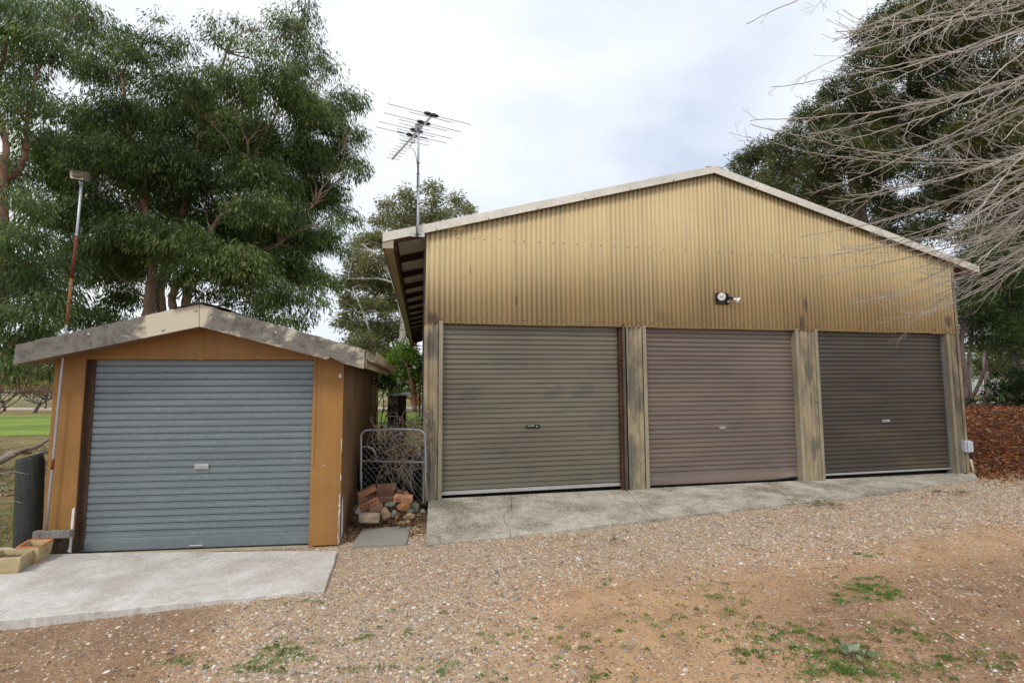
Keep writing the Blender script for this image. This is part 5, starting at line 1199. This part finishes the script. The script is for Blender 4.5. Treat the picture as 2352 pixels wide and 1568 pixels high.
# ---- bare deciduous branches reaching in from the right
BT0 = at(2720, 120, 5.2)
BR = thing('bare_tree', Vector((BT0.x, BT0.y+.2, -.1)), 'leafless deciduous tree whose pale twigs reach in from the upper right', 'tree')
r = random.Random(21); TB = bark('pale twig bark', (.32, .29, .25), (.54, .50, .44)); mbm = MB(); mbt = MB(); mbd = MB()
def bez(a, b, c, n): return [a*(1-t)**2+b*2*t*(1-t)+c*t*t for t in [i/(n-1) for i in range(n)]]
tgt = [(1700,62,5.6,2150,-160),(1772,190,5.6,2150,150),(1722,272,5.6,2200,260),(1702,300,5.4,2150,420),(1832,182,5.2,2200,-20),(1905,115,4.8,2200,20),(1930,80,4.6,2300,-60),(1840,535,6.2,2250,470),(1835,592,6.3,2250,560),(1870,650,6.4,2300,560),(1958,690,6.5,2250,640),(2070,742,6.4,2300,620),(2095,700,6.4,2280,640),(1900,470,6.0,2250,430),(1975,590,6.2,2300,560),(1880,440,5.8,2200,330),(1955,370,5.6,2250,330),(2010,560,6.3,2300,480),(2130,715,6.2,2330,600),(1850,318,5.4,2200,250),(2030,265,5.0,2300,200),(2100,360,5.0,2300,300),(2238,705,6.0,2400,560),(2060,440,5.4,2300,380),(2000,640,6.3,2330,560),(1990,510,5.8,2280,440),(2160,610,5.8,2350,500),(2200,690,5.6,2380,600),(1940,290,5.3,2250,200),(2110,180,4.6,2300,80),(2180,520,5.2,2380,420),(2000,60,4.4,2250,-60),(2150,60,4.2,2350,-60),(2230,260,4.4,2400,140),(2240,420,4.6,2420,300),(1990,690,6.4,2320,640),(1920,560,6.2,2260,520),(2080,620,6.1,2350,520),(2260,600,4.9,2420,480),(2300,330,4.0,2450,200)]
src = [(2500, -160, 4.7), (2560, -20, 4.5), (2600, 120, 4.5), (2620, 260, 4.6), (2600, 400, 4.8)]
rj = random.Random(77); base_ = list(tgt)
for q in base_:
    for _ in range(1 if rj.random() < .5 else 0):
        dx = abs(rj.gauss(90, 80)) if q[0] < 1960 else rj.gauss(30, 90)
        tgt.append((q[0]+dx, q[1]+rj.gauss(0, 45), q[2]-.2+rj.uniform(-.5, .2), q[3]+rj.gauss(40, 60), q[4]+rj.gauss(0, 70)))
def shoot(p, d, L_, r0, lvl):
    n = max(4, int(L_/.07)); pts = [p]; d = d.normalized(); bend = Vector((r.uniform(-.12, .12), r.uniform(-.1, .1), r.uniform(-.02, .16)))
    for i in range(n):
        d = (d+bend*.35+Vector((r.uniform(-.08, .08), r.uniform(-.08, .08), r.uniform(-.07, .07)))).normalized(); q = pts[-1]+d*(L_/n)
        if q.y > YW-.22: break
        pts.append(q)
    if len(pts) < 3: return
    n = len(pts)-1
    rad = [max((.0024, .0024, .0020, .0017)[lvl], r0*(1-.7*i/n)) for i in range(n+1)]; (mbt if lvl < 2 else mbd).tube(pts, rad, 5 if lvl < 2 else 3, lvl < 2)
    if lvl < 3:
        for i in range(1, n):
            if r.random() < (.50 if lvl == 1 else .32):
                ang = r.choice((-1, 1))*math.radians(r.uniform(25, 60)); ax_ = Vector((r.uniform(-.5, .5), -1, r.uniform(-.5, .5))).normalized()
                shoot(pts[i], Matrix.Rotation(ang, 3, ax_) @ (pts[i+1]-pts[i]).normalized(), L_*r.uniform(.2, .5) if lvl == 1 else r.uniform(.04, .13), rad[i]*.6, lvl+1)
for i, (x, y, Y, mx, my) in enumerate(tgt):
    s_ = src[min(4, max(0, int((my+200)/190)))]; a = at(s_[0]+r.uniform(-50, 50), s_[1]+r.uniform(-70, 70), s_[2]+r.uniform(-.3, .3)); c = at(x, y, min(Y, YW-.3)); b = at(mx, my, (Y+s_[2])/2)
    Ln = (c-a).length; n = int(Ln/.10)+4; pts = bez(a, b, c, n); o_ = Vector((0, 0, 0))
    for j in range(1, n): o_ += Vector((r.uniform(-1, 1), r.uniform(-1, 1), r.uniform(-1, 1)))*.011; pts[j] = pts[j]+o_
    r0 = r.uniform(.007, .015); rad = [r0*(1-.8*j/(n-1))+.0022 for j in range(n)]; mbm.tube(pts, rad, 6)
    for j in range(int(n*.22), n-1):
        if r.random() < .40:
            d = (pts[j+1]-pts[j]).normalized(); ang = r.choice((-1, 1))*math.radians(r.uniform(14, 46)); ax_ = Vector((r.uniform(-.6, .6), -1, r.uniform(-.6, .6))).normalized()
            shoot(pts[j], Matrix.Rotation(ang, 3, ax_) @ d, r.uniform(.2, .85)*(1-.55*j/n), rad[j]*.7, 1)
mtx = [( [Vector((BT0.x, BT0.y+.2, -.2)), Vector((BT0.x+.05, BT0.y+.2, 1.5)), Vector((BT0.x, BT0.y+.1, 3)), at(2700, 250, 5.1), at(2660, 60, 4.9), at(2600, -150, 4.8)], [.16, .14, .12, .10, .07, .03])]
for s_ in src: mtx.append(([Vector(mtx[0][0][3]), at((2700+s_[0])/2+20, (250+s_[1])/2, 4.9), at(*s_), at(s_[0]-60, s_[1]-6, s_[2])], [.06, .045, .03, .012]))
limb_mesh(mtx, 9).build('trunk', TB, BR, True)
mbm.build('branches', TB, BR, True)['kind'] = 'stuff'; mbt.build('side_shoots', TB, BR, True)['kind'] = 'stuff'; mbd.build('twigs', TB, BR)['kind'] = 'stuff'

# ================================================================ GRAVEL, LITTER AND WEEDS
def vnoise(x, y, s, seed=0):                                 # smooth value noise, vectorised
    x = x*s+seed*17.3; y = y*s-seed*9.1; xi, yi = np.floor(x), np.floor(y); fx, fy = x-xi, y-yi
    fx, fy = fx*fx*(3-2*fx), fy*fy*(3-2*fy)
    h = lambda a, b: np.modf(np.abs(np.sin(a*127.1+b*311.7+seed)*43758.5453))[0]
    return (h(xi, yi)*(1-fx)+h(xi+1, yi)*fx)*(1-fy)+(h(xi, yi+1)*(1-fx)+h(xi+1, yi+1)*fx)*fy
def ss(a, b, x): t = np.clip((x-a)/(b-a), 0, 1); return t*t*(3-2*t)
def gzv(x, y):
    base = np.minimum(-.16+np.where(x > 0, .0125*x, .022*np.maximum(x, -5)), -.03)
    bk = ss(9, 16, y); base = base*(1-bk)-.22*bk
    base = base+.82*ss(9.75, 13.0, x)*ss(5.6, 9.5, y)*(1-ss(16, 26, y))+.10*ss(9.6, 10.2, x)*ss(6.4, 7.4, y)*(1-ss(16, 26, y))
    mic = .010*np.sin(x*2.3+y*1.1)+.008*np.sin(x*1.1-y*3.1+1)+.005*np.sin(x*6.1+2*y)+.004*np.sin(7*y-2*x)
    return base+mic*(1-ss(9, 14, y))*np.where(y < 7, .6, .8)
apx_ = np.array([-1.2]+[p.x for p in (L1, J1[1], J2[1], J3[1], E1[1])]+[14]); apy_ = np.array([6.6, L1.y, J1[1].y, J2[1].y, J3[1].y, E1[1].y, 6.9])
slab2 = np.array([(p.x, p.y) for p in poly])
def in_poly(x, y, P_):
    c = np.zeros(len(x), bool); n = len(P_); j = n-1
    for i in range(n):
        xi, yi = P_[i]; xj, yj = P_[j]
        c ^= ((yi > y) != (yj > y)) & (x < (xj-xi)*(y-yi)/((yj-yi)+1e-12)+xi); j = i
    return c
pav2 = np.array([(p.x, p.y) for p in pv])
def front_of(x, y, m=0.0):                                  # true where there is open driveway
    lim = np.interp(x, apx_, apy_)
    lim = np.where(x < L1.x-.02, 6.15+.3*np.sin(x*9), lim)
    lim = np.where(x < -1.0, 5.95, lim)
    return (y < lim+m) & ~in_poly(x, y, slab2) & ~in_poly(x, y, pav2)
def scatter(n, x0, x1, y0, y1, dens, bias=True):
    x = rng.uniform(x0, x1, n)
    y = y0+(y1-y0)*rng.random(n)**1.15 if bias else rng.uniform(y0, y1, n)
    k = (rng.random(n) < dens(x, y)) & (np.abs((x-.2*y)/y) < 1.35)
    return x[k], y[k]
def gd(x, y):                                                # gravel density
    m = .55*vnoise(x, y, .9, 1)+.3*vnoise(x, y, 2.3, 2)+.15*vnoise(x, y, 6, 3)
    band = np.exp(-((y-(5.0+.10*x))/1.0)**2)*.42+.18*ss(4.2, 5.6, y)
    left = np.exp(-((x+.2)/1.2)**2)*.30
    bare = .35*ss(1.4, 3.2, x)*ss(4.3, 3.2, y)+.55*ss(-.7, -1.7, x)+.16*np.exp(-((x-1.0)/.7)**2-((y-3.2)/.7)**2)
    d = ss(.40, .72, m+band+left-bare)
    return np.clip(d*.9+.08+.12*ss(.5, .8, vnoise(x, y, 2.7, 12)), 0, 1)*front_of(x, y, -.01+.08*vnoise(x, y, 5, 4))
OCT = np.array([(1,0,0),(0,1,0),(-1,0,0),(0,-1,0),(0,0,1),(0,0,-1)], float)
OF = np.array([(0,1,4),(1,2,4),(2,3,4),(3,0,4)])
HEX = np.array([(math.cos(a), math.sin(a), 0) for a in np.arange(6)*PI/3]+[(math.cos(a)*.62, math.sin(a)*.62, .72) for a in np.arange(6)*PI/3+.3]+[(0, 0, .86)])
HF = [(i, (i+1) % 6, 6+(i+1) % 6, 6+i) for i in range(6)]+[(6+i, 6+(i+1) % 6, 12) for i in range(6)]
def stones(name, x, y, size, mat, flat=.55, rv=None):
    n = len(x); V = np.repeat(HEX[None], n, 0)*(1+rng.normal(0, .13, (n, 13, 3)))
    sx = size*rng.uniform(.8, 1.4, n); sy_ = size*rng.uniform(.65, 1.0, n); sz = size*rng.uniform(.5, 1.0, n)*flat*1.3
    V = V*np.stack([sx, sy_, sz], 1)[:, None, :]
    a = rng.uniform(0, 2*PI, n); c, s_ = np.cos(a)[:, None], np.sin(a)[:, None]
    tx = rng.normal(0, .22, n)[:, None]
    X = V[..., 0]*c-V[..., 1]*s_; Y = V[..., 0]*s_+V[..., 1]*c; Z = V[..., 2]+tx*V[..., 0]
    X += x[:, None]; Y += y[:, None]; Z += (gzv(x, y)-size*.12)[:, None]
    vs = np.stack([X, Y, Z], 2).reshape(-1, 3).astype(np.float32)
    base = (np.arange(n)*13)[:, None]
    quad = np.array([f for f in HF if len(f) == 4]); tri = np.array([f for f in HF if len(f) == 3])
    li = np.concatenate([np.concatenate([(base+quad.ravel()[None])], 1), base+tri.ravel()[None]], 1).ravel().astype(np.int32)
    tot = np.tile(np.array([4]*6+[3]*6), n).astype(np.int32); st = np.concatenate([[0], np.cumsum(tot)[:-1]]).astype(np.int32)
    me = bpy.data.meshes.new(name); me.vertices.add(len(vs)); me.vertices.foreach_set('co', vs.ravel())
    me.loops.add(len(li)); me.loops.foreach_set('vertex_index', li); me.polygons.add(len(tot)); me.polygons.foreach_set('loop_start', st); me.polygons.foreach_set('loop_total', tot)
    at_ = me.attributes.new('rnd', 'FLOAT', 'POINT'); at_.data.foreach_set('value', np.repeat(rng.random(n) if rv is None else rv, 13).astype(np.float32))
    me.polygons.foreach_set('use_smooth', [True]*len(tot)); me.update(calc_edges=True); me.materials.append(mat); return link(name, me)
def stonemat():
    t = NT('mixed river gravel'); a = t.n('ShaderNodeAttribute', attribute_name='rnd'); r_ = a.outputs['Fac']
    x = t.n('ShaderNodeValToRGB'); x.color_ramp.interpolation = 'CONSTANT'; cols = [(0, (.42, .35, .26)), (.16, (.23, .20, .17)), (.27, (.52, .38, .25)), (.43, (.14, .13, .125)), (.50, (.60, .53, .42)), (.65, (.45, .25, .15)), (.70, (.32, .315, .31)), (.81, (.36, .27, .20)), (.89, (.64, .61, .56)), (.94, (.22, .15, .11)), (.985, (.76, .75, .73))]
    el = x.color_ramp.elements
    while len(el) < len(cols): el.new(.5)
    for e_, (p, c) in zip(el, cols): e_.position = p; e_.color = (*c, 1)
    t.l(r_, x.inputs[0]); n = t.noise(60, 3, .6)
    return t.fin(t.mix(t.math('MULTIPLY', t.ramp(n, [(.4, 0), (.65, 1)]), .3), x.outputs[0], (.20, .13, .08)), .75, 0, None, .35)
SMt = stonemat()
x, y = scatter(225000, -4.2, 10.5, 2.2, 7.3, gd)
sz = np.clip(rng.lognormal(math.log(.0078), .42, len(x)), .004, .021)
tag(stones('gravel', x, y, sz, SMt), kind='stuff')
print('stones', len(x))
# larger pebbles, thinly spread
x, y = scatter(260, -3.5, 8, 2.3, 6.3, lambda x, y: gd(x, y)*.8+.2*front_of(x, y, -.1))
tag(stones('pebbles', x, y, rng.uniform(.014, .026, len(x)), SMt), kind='stuff')
# rubble and leaf litter round the heap in the gap
def ingap(x, y): return ((x > -.95) & (x < .15) & (y > 5.9) & (y < 7.6) & ~in_poly(x, y, pav2))*1.0
x, y = scatter(5000, -1.0, .2, 5.9, 7.6, ingap, False)
tag(stones('rubble', x, y, np.clip(rng.lognormal(math.log(.009), .5, len(x)), .004, .03), stonemat()), kind='stuff')
def litter(name, x, y, L_, W_, mat, lift=.006, up=.15, label=None):
    n = len(x); a = rng.uniform(0, 2*PI, n); d = np.stack([np.cos(a), np.sin(a), rng.normal(0, up, n)], 1); d /= np.linalg.norm(d, axis=1, keepdims=True)
    pos = np.stack([x, y, gzv(x, y)+lift+rng.random(n)*lift], 1)
    side = np.stack([-np.sin(a), np.cos(a), rng.normal(0, .3, n)], 1); me = leaf_mesh(name, pos, d, L_, W_, rng.random(n), mat, cup=.05)
    return tag(link(name, me), kind='stuff')
x, y = scatter(2600, -1.0, .2, 5.9, 7.7, ingap, False)
litter('leaf_litter', x, y, rng.uniform(.03, .07, len(x)), rng.uniform(.015, .03, len(x)), DRY, .012, .35)
# bits of straw, bark and dry leaves on the drive
def drv(x, y): return front_of(x, y, 0)*(.10+.9*ss(.45, .75, vnoise(x, y, 1.6, 8))*(ss(1, 3.5, x)*ss(4.8, 3.2, y)+ss(-.6, -1.8, x)+.25))
x, y = scatter(22000, -4, 9, 2.2, 6.8, drv)
litter('dry_leaf_bits', x, y, rng.uniform(.012, .05, len(x)), rng.uniform(.002, .010, len(x)), leafmat('straw and bark bits', [(0, (.05, .028, .018)), (.4, (.14, .065, .035)), (.7, (.30, .15, .07)), (.9, (.40, .31, .20)), (1, (.52, .46, .36))], .05, .8), .006, .12)
mb = MB(); r = random.Random(31)
for i in range(240):
    x_, y_ = r.uniform(-3, 7), r.uniform(2.3, 5.5)
    if not (front_of(np.array([x_]), np.array([y_]))[0]) or (r.random() > (.25 if -.6 < x_ < 1.6 else 1)): continue
    a = r.uniform(0, 2*PI); l_ = r.uniform(.05, .22); pts = []
    for k in range(5): xx, yy_ = x_+math.cos(a)*l_*k/4, y_+math.sin(a)*l_*k/4; a += r.uniform(-.2, .2); pts.append((xx, yy_, float(gzv(np.array([xx]), np.array([yy_]))[0])+.008+.004*math.sin(k)))
    mb.tube(pts, [.0022, .002, .002, .0015, .001], 4)
tag(mb.build('fallen_twigs', simple('dead twig', (.16, .10, .065), .85, 0, .5, 14)), kind='stuff')
# mulch of orange brown leaves on the bank
def mul(x, y): return (ss(9.55, 9.8, x+.15*vnoise(x, y, 4, 2))*ss(6.2, 6.9, y-.25*vnoise(x, y, 3, 5)+.05*(x-9.8)))
x = rng.uniform(9.5, 17, 42000); y = 6.1+11*rng.random(42000)**1.6; k = rng.random(len(x)) < mul(x, y); x, y = x[k], y[k]
litter('leaf_mulch', x, y, rng.uniform(.04, .11, len(x)), rng.uniform(.015, .04, len(x)), leafmat('orange brown mulch', [(0, (.035, .018, .012)), (.35, (.10, .038, .017)), (.62, (.25, .080, .026)), (.88, (.38, .15, .05)), (1, (.42, .30, .19))], .1, .8), .01, .4)
x = rng.uniform(8.5, 11, 3500); y = rng.uniform(5.3, 7.0, 3500); k = rng.random(3500) < .55*ss(8.6, 9.8, x)*ss(5.4, 6.6, y)*front_of(x, y, .3); x, y = x[k], y[k]
litter('leaf_litter', x, y, rng.uniform(.02, .06, len(x)), rng.uniform(.008, .02, len(x)), DRY, .008, .3)
x = rng.uniform(-14, -4.3, 16000); y = rng.uniform(6.5, 19, 16000); k = (rng.random(len(x)) < ss(.35, .7, vnoise(x, y, .8, 5))) & (x+.12*y < -3.9); x, y = x[k], y[k]
litter('leaf_litter', x, y, rng.uniform(.04, .12, len(x)), rng.uniform(.015, .04, len(x)), leafmat('pale fallen leaves', [(0, (.10, .06, .035)), (.5, (.26, .17, .09)), (1, (.50, .44, .34))], .1, .8), .012, .3)
GT_ = leafmat('short pasture grass', [(0, (.05, .075, .02)), (.5, (.10, .16, .035)), (1, (.22, .24, .08))], .3)
x = rng.uniform(-12, -4.3, 60000); y = rng.uniform(5.8, 15, 60000); k = (rng.random(len(x)) < ss(.4, .65, vnoise(x, y, .6, 9))*ss(15, 8, y)) & (x+.12*y < -3.8); x, y = x[k], y[k]
litter('grass', x, y, rng.uniform(.04, .10, len(x)), rng.uniform(.005, .012, len(x)), GT_, .004, 1.2)
# low green weeds
WEED = leafmat('low green weeds', [(0, (.05, .11, .02)), (.5, (.11, .22, .035)), (.85, (.18, .32, .06)), (1, (.30, .36, .13))], .35)
cl = []
r = random.Random(44)
for px, py, sx, sy_, n in [(1985,1345,60,18,46),(2030,1370,40,12,20),(1930,1370,30,12,10),(1900,1500,130,34,60),(1960,1545,120,18,46),(2080,1450,70,24,18),(1640,1370,90,40,22),(1700,1440,120,40,16),(1500,1440,90,50,14),(1300,1480,120,50,14),(650,1500,60,22,26),(580,1540,80,16,16),(400,1520,60,14,8),(900,1450,120,30,10),(1150,1440,120,60,8),(1990,1275,40,8,7),(2200,1530,90,30,14),(1420,1340,100,40,6),(2150,1480,60,30,10),(1750,1500,60,40,18),(2290,1500,40,40,8),(700,1380,60,20,5),(1340,1550,200,14,10),(950,1540,150,20,12),(1830,1450,60,20,12)]:
    for i in range(n):
        q = atg(min(2500, r.gauss(px, sx*.6)), min(1600, r.gauss(py, sy_*.6))); cl.append((q.x, q.y, r.uniform(.012, .05)*(1.2 if n > 40 else .85)))
cl = np.array(cl); ok = front_of(cl[:, 0], cl[:, 1], -.05); cl = cl[ok]
k = 46; n = len(cl)*k; rad = np.repeat(cl[:, 2], k); a = rng.uniform(0, 2*PI, n); rr_ = rad*rng.random(n)**.6
X = np.repeat(cl[:, 0], k)+np.cos(a)*rr_*1.3; Y = np.repeat(cl[:, 1], k)+np.sin(a)*rr_; Z = gzv(X, Y)+.002+.016*(1-rr_/np.maximum(rad, 1e-6))*rng.random(n)
D = np.stack([np.cos(a)*.7, np.sin(a)*.7, rng.uniform(.1, 1.1, n)], 1)+rng.normal(0, .3, (n, 3)); D /= np.linalg.norm(D, axis=1, keepdims=True)
tag(link('weeds', leaf_mesh('weeds', np.stack([X, Y, Z], 1), D, rng.uniform(.006, .018, n), rng.uniform(.003, .007, n), np.clip(np.repeat(rng.normal(.45, .2, len(cl)), k)+rng.normal(0, .15, n), 0, 1), WEED)), kind='stuff')
# sprays of fallen gum leaves
def spray(name, label, c, n, L_, W_, spread, mat, seed, length=.35, rot=0):
    r = random.Random(seed); T = thing(name, c, label, 'leafy twig'); mb = MB(); P_, D_ = [], []
    for s_ in range(max(2, n//9)):
        a = rot+r.uniform(-.5, .5)+(PI if r.random() < .3 else 0); p = c+Vector((r.uniform(-1, 1)*spread*.4, r.uniform(-1, 1)*spread*.2, .012)); pts = []
        for k in range(6): pts.append(p+Vector((math.cos(a), math.sin(a), 0))*length*k/5*r.uniform(.9, 1.1)+Vector((0, 0, .03*math.sin(k*.6)))); a += r.uniform(-.15, .15)
        mb.tube(pts, [.003]*3+[.002]*3, 4)
        for q in range(9):
            b = pts[r.randint(1, 5)]; an = a+r.uniform(-1.1, 1.1); P_.append(tuple(b-c)); D_.append((math.cos(an), math.sin(an), r.uniform(-.1, .35)))
    mb.build('stem', simple('green brown stem', (.16, .13, .06), .7), T); P_, D_ = np.array(P_), np.array(D_); D_ /= np.linalg.norm(D_, axis=1, keepdims=True); m_ = len(P_)
    link('leaves', leaf_mesh('leaves', P_, D_, L_*rng.uniform(.6, 1.2, m_), W_*rng.uniform(.7, 1.2, m_), rng.random(m_), mat, cup=.05), T)
PG = leafmat('dry grey green gum leaves', [(0, (.09, .09, .05)), (.5, (.20, .20, .13)), (1, (.38, .36, .27))], .15, .6)
spray('gum_twig', 'withered grey green gum twig lying across the edge of the concrete apron', atg(1862, 1163)+Vector((0, 0, .02)), 80, .10, .016, .45, PG, 3, .34, -.15)
spray('gum_twig', 'small dull green gum twig on the gravel before the dark brown door', atg(2185, 1135)+Vector((0, 0, .01)), 36, .10, .014, .25, leafmat('dull green gum leaves', [(0, (.04, .05, .015)), (1, (.14, .15, .05))], .15, .6), 4, .25, 0)
spray('gum_twig', 'fresh gum twig with broad pale leaves among the weeds at the bottom of the photo', atg(1960, 1535)+Vector((0, 0, .015)), 27, .085, .034, .16, leafmat('pale broad gum leaves', [(0, (.10, .13, .07)), (.6, (.18, .22, .13)), (1, (.30, .34, .22))], .2, .4), 5, .16, .6)
spray('gum_twig', 'tiny green leaf tuft on the gravel before the pink brown door', atg(1400, 1250)+Vector((0, 0, .01)), 18, .06, .012, .12, leafmat('dull green small leaves', [(0, (.05, .06, .02)), (1, (.13, .15, .05))], .15, .6), 6, .12, 0)

# ================================================================ FAR BACKGROUND
FT = leafmat('far woodland foliage', [(0, (.018, .028, .012)), (.4, (.04, .055, .022)), (.7, (.075, .085, .035)), (1, (.14, .12, .05))], .2)
def woodland(px0, px1, Y, top, n, seed, mat, lab=None, den=.30, L_=1.1, W_=.45):
    r = random.Random(seed); lst = []
    for i in range(n):
        px = px0+(px1-px0)*(i+r.random())/n; rp_ = r.uniform(.4, 1)*top; lst.append((px, 884-rp_*.55, rp_*.62, 1, r.uniform(-6, 6)))
    b = pblobs(lst, Y, 0, .95, seed); P, D, LL, WW, RV = crown(b, tufts_per_m2=den, leaves=26, L_=L_, W_=W_, droop=.2, tuft_r=1.3)
    return tag(link('woodland', leaf_mesh('woodland', P, D, LL, WW, RV, mat)), kind='stuff')
def belt(x0, x1, y0, h0_, h1_, n, seed):
    r = random.Random(seed); b = []
    for i in range(n):
        x = x0+(x1-x0)*(i+r.uniform(-.4, 1.4))/n; R_ = r.uniform(h0_, h1_)*.55; b.append(((x, y0+r.uniform(-8, 8), R_*.85), (R_*1.25, R_*1.2, R_), 1))
    P, D, LL, WW, RV = crown(b, tufts_per_m2=.16, leaves=22, L_=1.5, W_=.8, droop=.3, tuft_r=1.3)
    return tag(link('woodland', leaf_mesh('woodland', P, D, LL, WW, RV, FT)), kind='stuff')
belt(-330, 20, 140, 6, 11, 60, 1); belt(20, 330, 120, 7, 13, 50, 2); belt(40, 190, 78, 6, 10, 20, 3)
woodland(-400, 330, 62, 13, 40, 4, leafmat('vineyard foliage', [(0, (.09, .09, .03)), (.5, (.19, .18, .06)), (1, (.34, .27, .12))], .25), den=.9, L_=.6, W_=.22)
# pale green house far right
HY = 55; h0, h1 = at(2120, 880, HY), at(2300, 880, HY); ht = at(2240, 815, HY).z; he = at(2240, 838, HY).z
HS = thing('far_house', at(2230, 884, HY), 'pale green house half hidden by trees beyond the mulch bank', 'house')
hm_ = simple('pale green wall', (.42, .52, .46), .7, 0, .1, .5); xm = at(2250, 850, HY)
mb = MB(); mb.prism([(h0.x, HY, -.3), (h1.x, HY, -.3), (h1.x, HY, he), (xm.x, HY, ht), (h0.x, HY, ht)], (0, 8, 0)); mb.build('wall', hm_, HS)
mb = MB(); mb.prism([(h0.x, HY-.3, ht+.1), (xm.x, HY-.3, ht+.1), (h1.x+.4, HY-.3, he-.05), (h1.x+.4, HY-.3, he+.15), (xm.x, HY-.3, ht+.32), (h0.x, HY-.3, ht+.32)], (0, 8.6, 0)); mb.build('roof', simple('pale roof', (.60, .66, .66), .5, 0, .1, .5), HS)
for px in (2160, 2200):
    q = at(px, 870, HY-.05); mb = MB(); mb.box(q.x-.5, q.x+.5, HY-.06, HY-.01, .7, 1.9); mb.build('window', M['inside'], HS)
WH = thing('far_shed', at(2320, 884, 50), 'low white outbuilding at the far right behind the tree trunks', 'shed'); q0_, q1_ = at(2302, 880, 50), at(2345, 880, 50); mb = MB(); mb.box(q0_.x, q1_.x, 50, 54, -.3, at(2320, 857, 50).z); mb.build('wall', M['white'], WH)
mb = MB(); mb.box(q0_.x-.2, q1_.x+.2, 49.8, 54.2, at(2320, 857, 50).z, at(2320, 857, 50).z+.15); mb.build('roof', M['galv'], WH)
for i in range(2): mb = MB(); xx = q0_.x+.5+.8*i; mb.box(xx, xx+.35, 49.96, 49.99, -.2, .8); mb.build('door', M['jamb'], WH)
# trunks standing beyond the bank
LT = ['slim grey trunk directly right of the shed corner', 'dark leaning trunk before the pale green house', 'pale streaked trunk between the green house and the white outbuilding', 'thick grey brown trunk nearest the right edge of the photo']
for i, (px, wd_, Y, lean, tpx) in enumerate(((2225, .09, 20, 8, 690), (2265, .14, 26, -10, 640), (2300, .13, 32, 14, 640), (2342, .22, 20, -6, 560))):
    b_ = at(px, 900, Y); T = thing('tree', Vector((b_.x, Y, -.25)), LT[i], 'tree', 'tree trunks beyond the mulch bank')
    limb_mesh([([Vector((b_.x, Y, -.3)), at(px+lean*.3, 840, Y), at(px+lean, 760, Y), at(px+lean*1.5, tpx, Y)], [wd_*1.2, wd_, wd_*.85, wd_*.5])], 8).build('trunk', bark('grey streaked bark', (.10, .075, .06), (.34, .28, .24)), T, True)
    P, D, LL, WW, RV = crown(pblobs([(px+lean*1.5, tpx, 40), (px+lean*1.5+30, tpx+40, 34), (px+lean-26, tpx+50, 34), (px+lean, tpx+90, 26, .6)], Y, 1, .8, i), tufts_per_m2=5, leaves=26, L_=.24, W_=.05, droop=.3, tuft_r=.4); link('crown', leaf_mesh('crown', P-np.array(T.location), D, LL, WW, RV, RGM), T)
# pruned fruit trees on the lawn's far side
OB = bark('dark fruit tree bark', (.09, .07, .06), (.18, .15, .13)); OLB = ['bare pruned fruit tree with a dark leaning trunk on the lawn left of the garage', 'leafless fruit tree with rusty leaves at the left edge of the photo', 'thin bare fruit tree beside the garage wall, furthest along the pale road']
for i, (px, py, rp_, Y) in enumerate(((79, 948, 46, 27), (8, 944, 50, 26), (103, 938, 42, 31))):
    b_ = atz(px, py, -.21); b_ = Vector((b_.x, b_.y, -.215)); T = thing('fruit_tree', b_, OLB[i], 'tree', 'pruned fruit trees on the far side of the lawn'); r = random.Random(i+50); dep = (b_-CAM).dot(FWD); S_ = dep/PF
    fork = b_+Vector((10*S_*(1, -.3, .1)[i], 0, 20*S_)); mb = MB(); mb.tube([b_-Vector((0, 0, .1)), b_+Vector((2*S_, 0, 6*S_)), fork], [5*S_*(1, .8, .5)[i], 3.6*S_*(1, .8, .5)[i], 3*S_*(1, .8, .5)[i]], 7); mb.build('trunk', OB, T, True)
    mb = MB(); tips = []
    def grow(p, d, L_, r0, lv):
        pts = [p]
        for k in range(5): d = (d+Vector((r.uniform(-.25, .25), r.uniform(-.25, .25), r.uniform(-.05, .2)))).normalized(); pts.append(pts[-1]+d*L_/5)
        mb.tube(pts, [r0*(1-.14*k) for k in range(6)], 4); tips.append(pts[-1])
        if lv < 3:
            for q in range(4 if lv < 2 else 5): grow(pts[r.randint(2, 5)], (d+Vector((r.uniform(-1, 1), r.uniform(-1, 1), r.uniform(-.2, .8)))).normalized(), L_*.62, r0*.5, lv+1)
    for k in range(6): an = k*PI/3; grow(fork, Vector((math.cos(an), math.sin(an), .45)).normalized(), rp_*S_*.62, 1.9*S_, 0)
    mb.build('branches', OB, T, True)
    tpn = np.array([tuple(v) for v in r.sample(tips, min(len(tips), 260 if i < 2 else 90))]); m_ = len(tpn); dd = rand_unit(m_)
    link('leaves', leaf_mesh('leaves', tpn-np.array(b_), dd, rng.uniform(.06, .14, m_), rng.uniform(.04, .08, m_), rng.random(m_), ORG if i == 1 else DRY), T)
# orange shrub under the bright green tree
bush('shrub', 'orange autumn shrub under the small bright green tree', 'shrub', [(958,915,12),(950,925,8),(964,928,9)], 27, dict(tufts_per_m2=9, leaves=22, L_=.14, W_=.07, droop=0, tuft_r=.2), ORG, dj=.4)
tot = sum(len(o.data.polygons) for o in bpy.data.objects if o.type == 'MESH'); print('polys', tot)
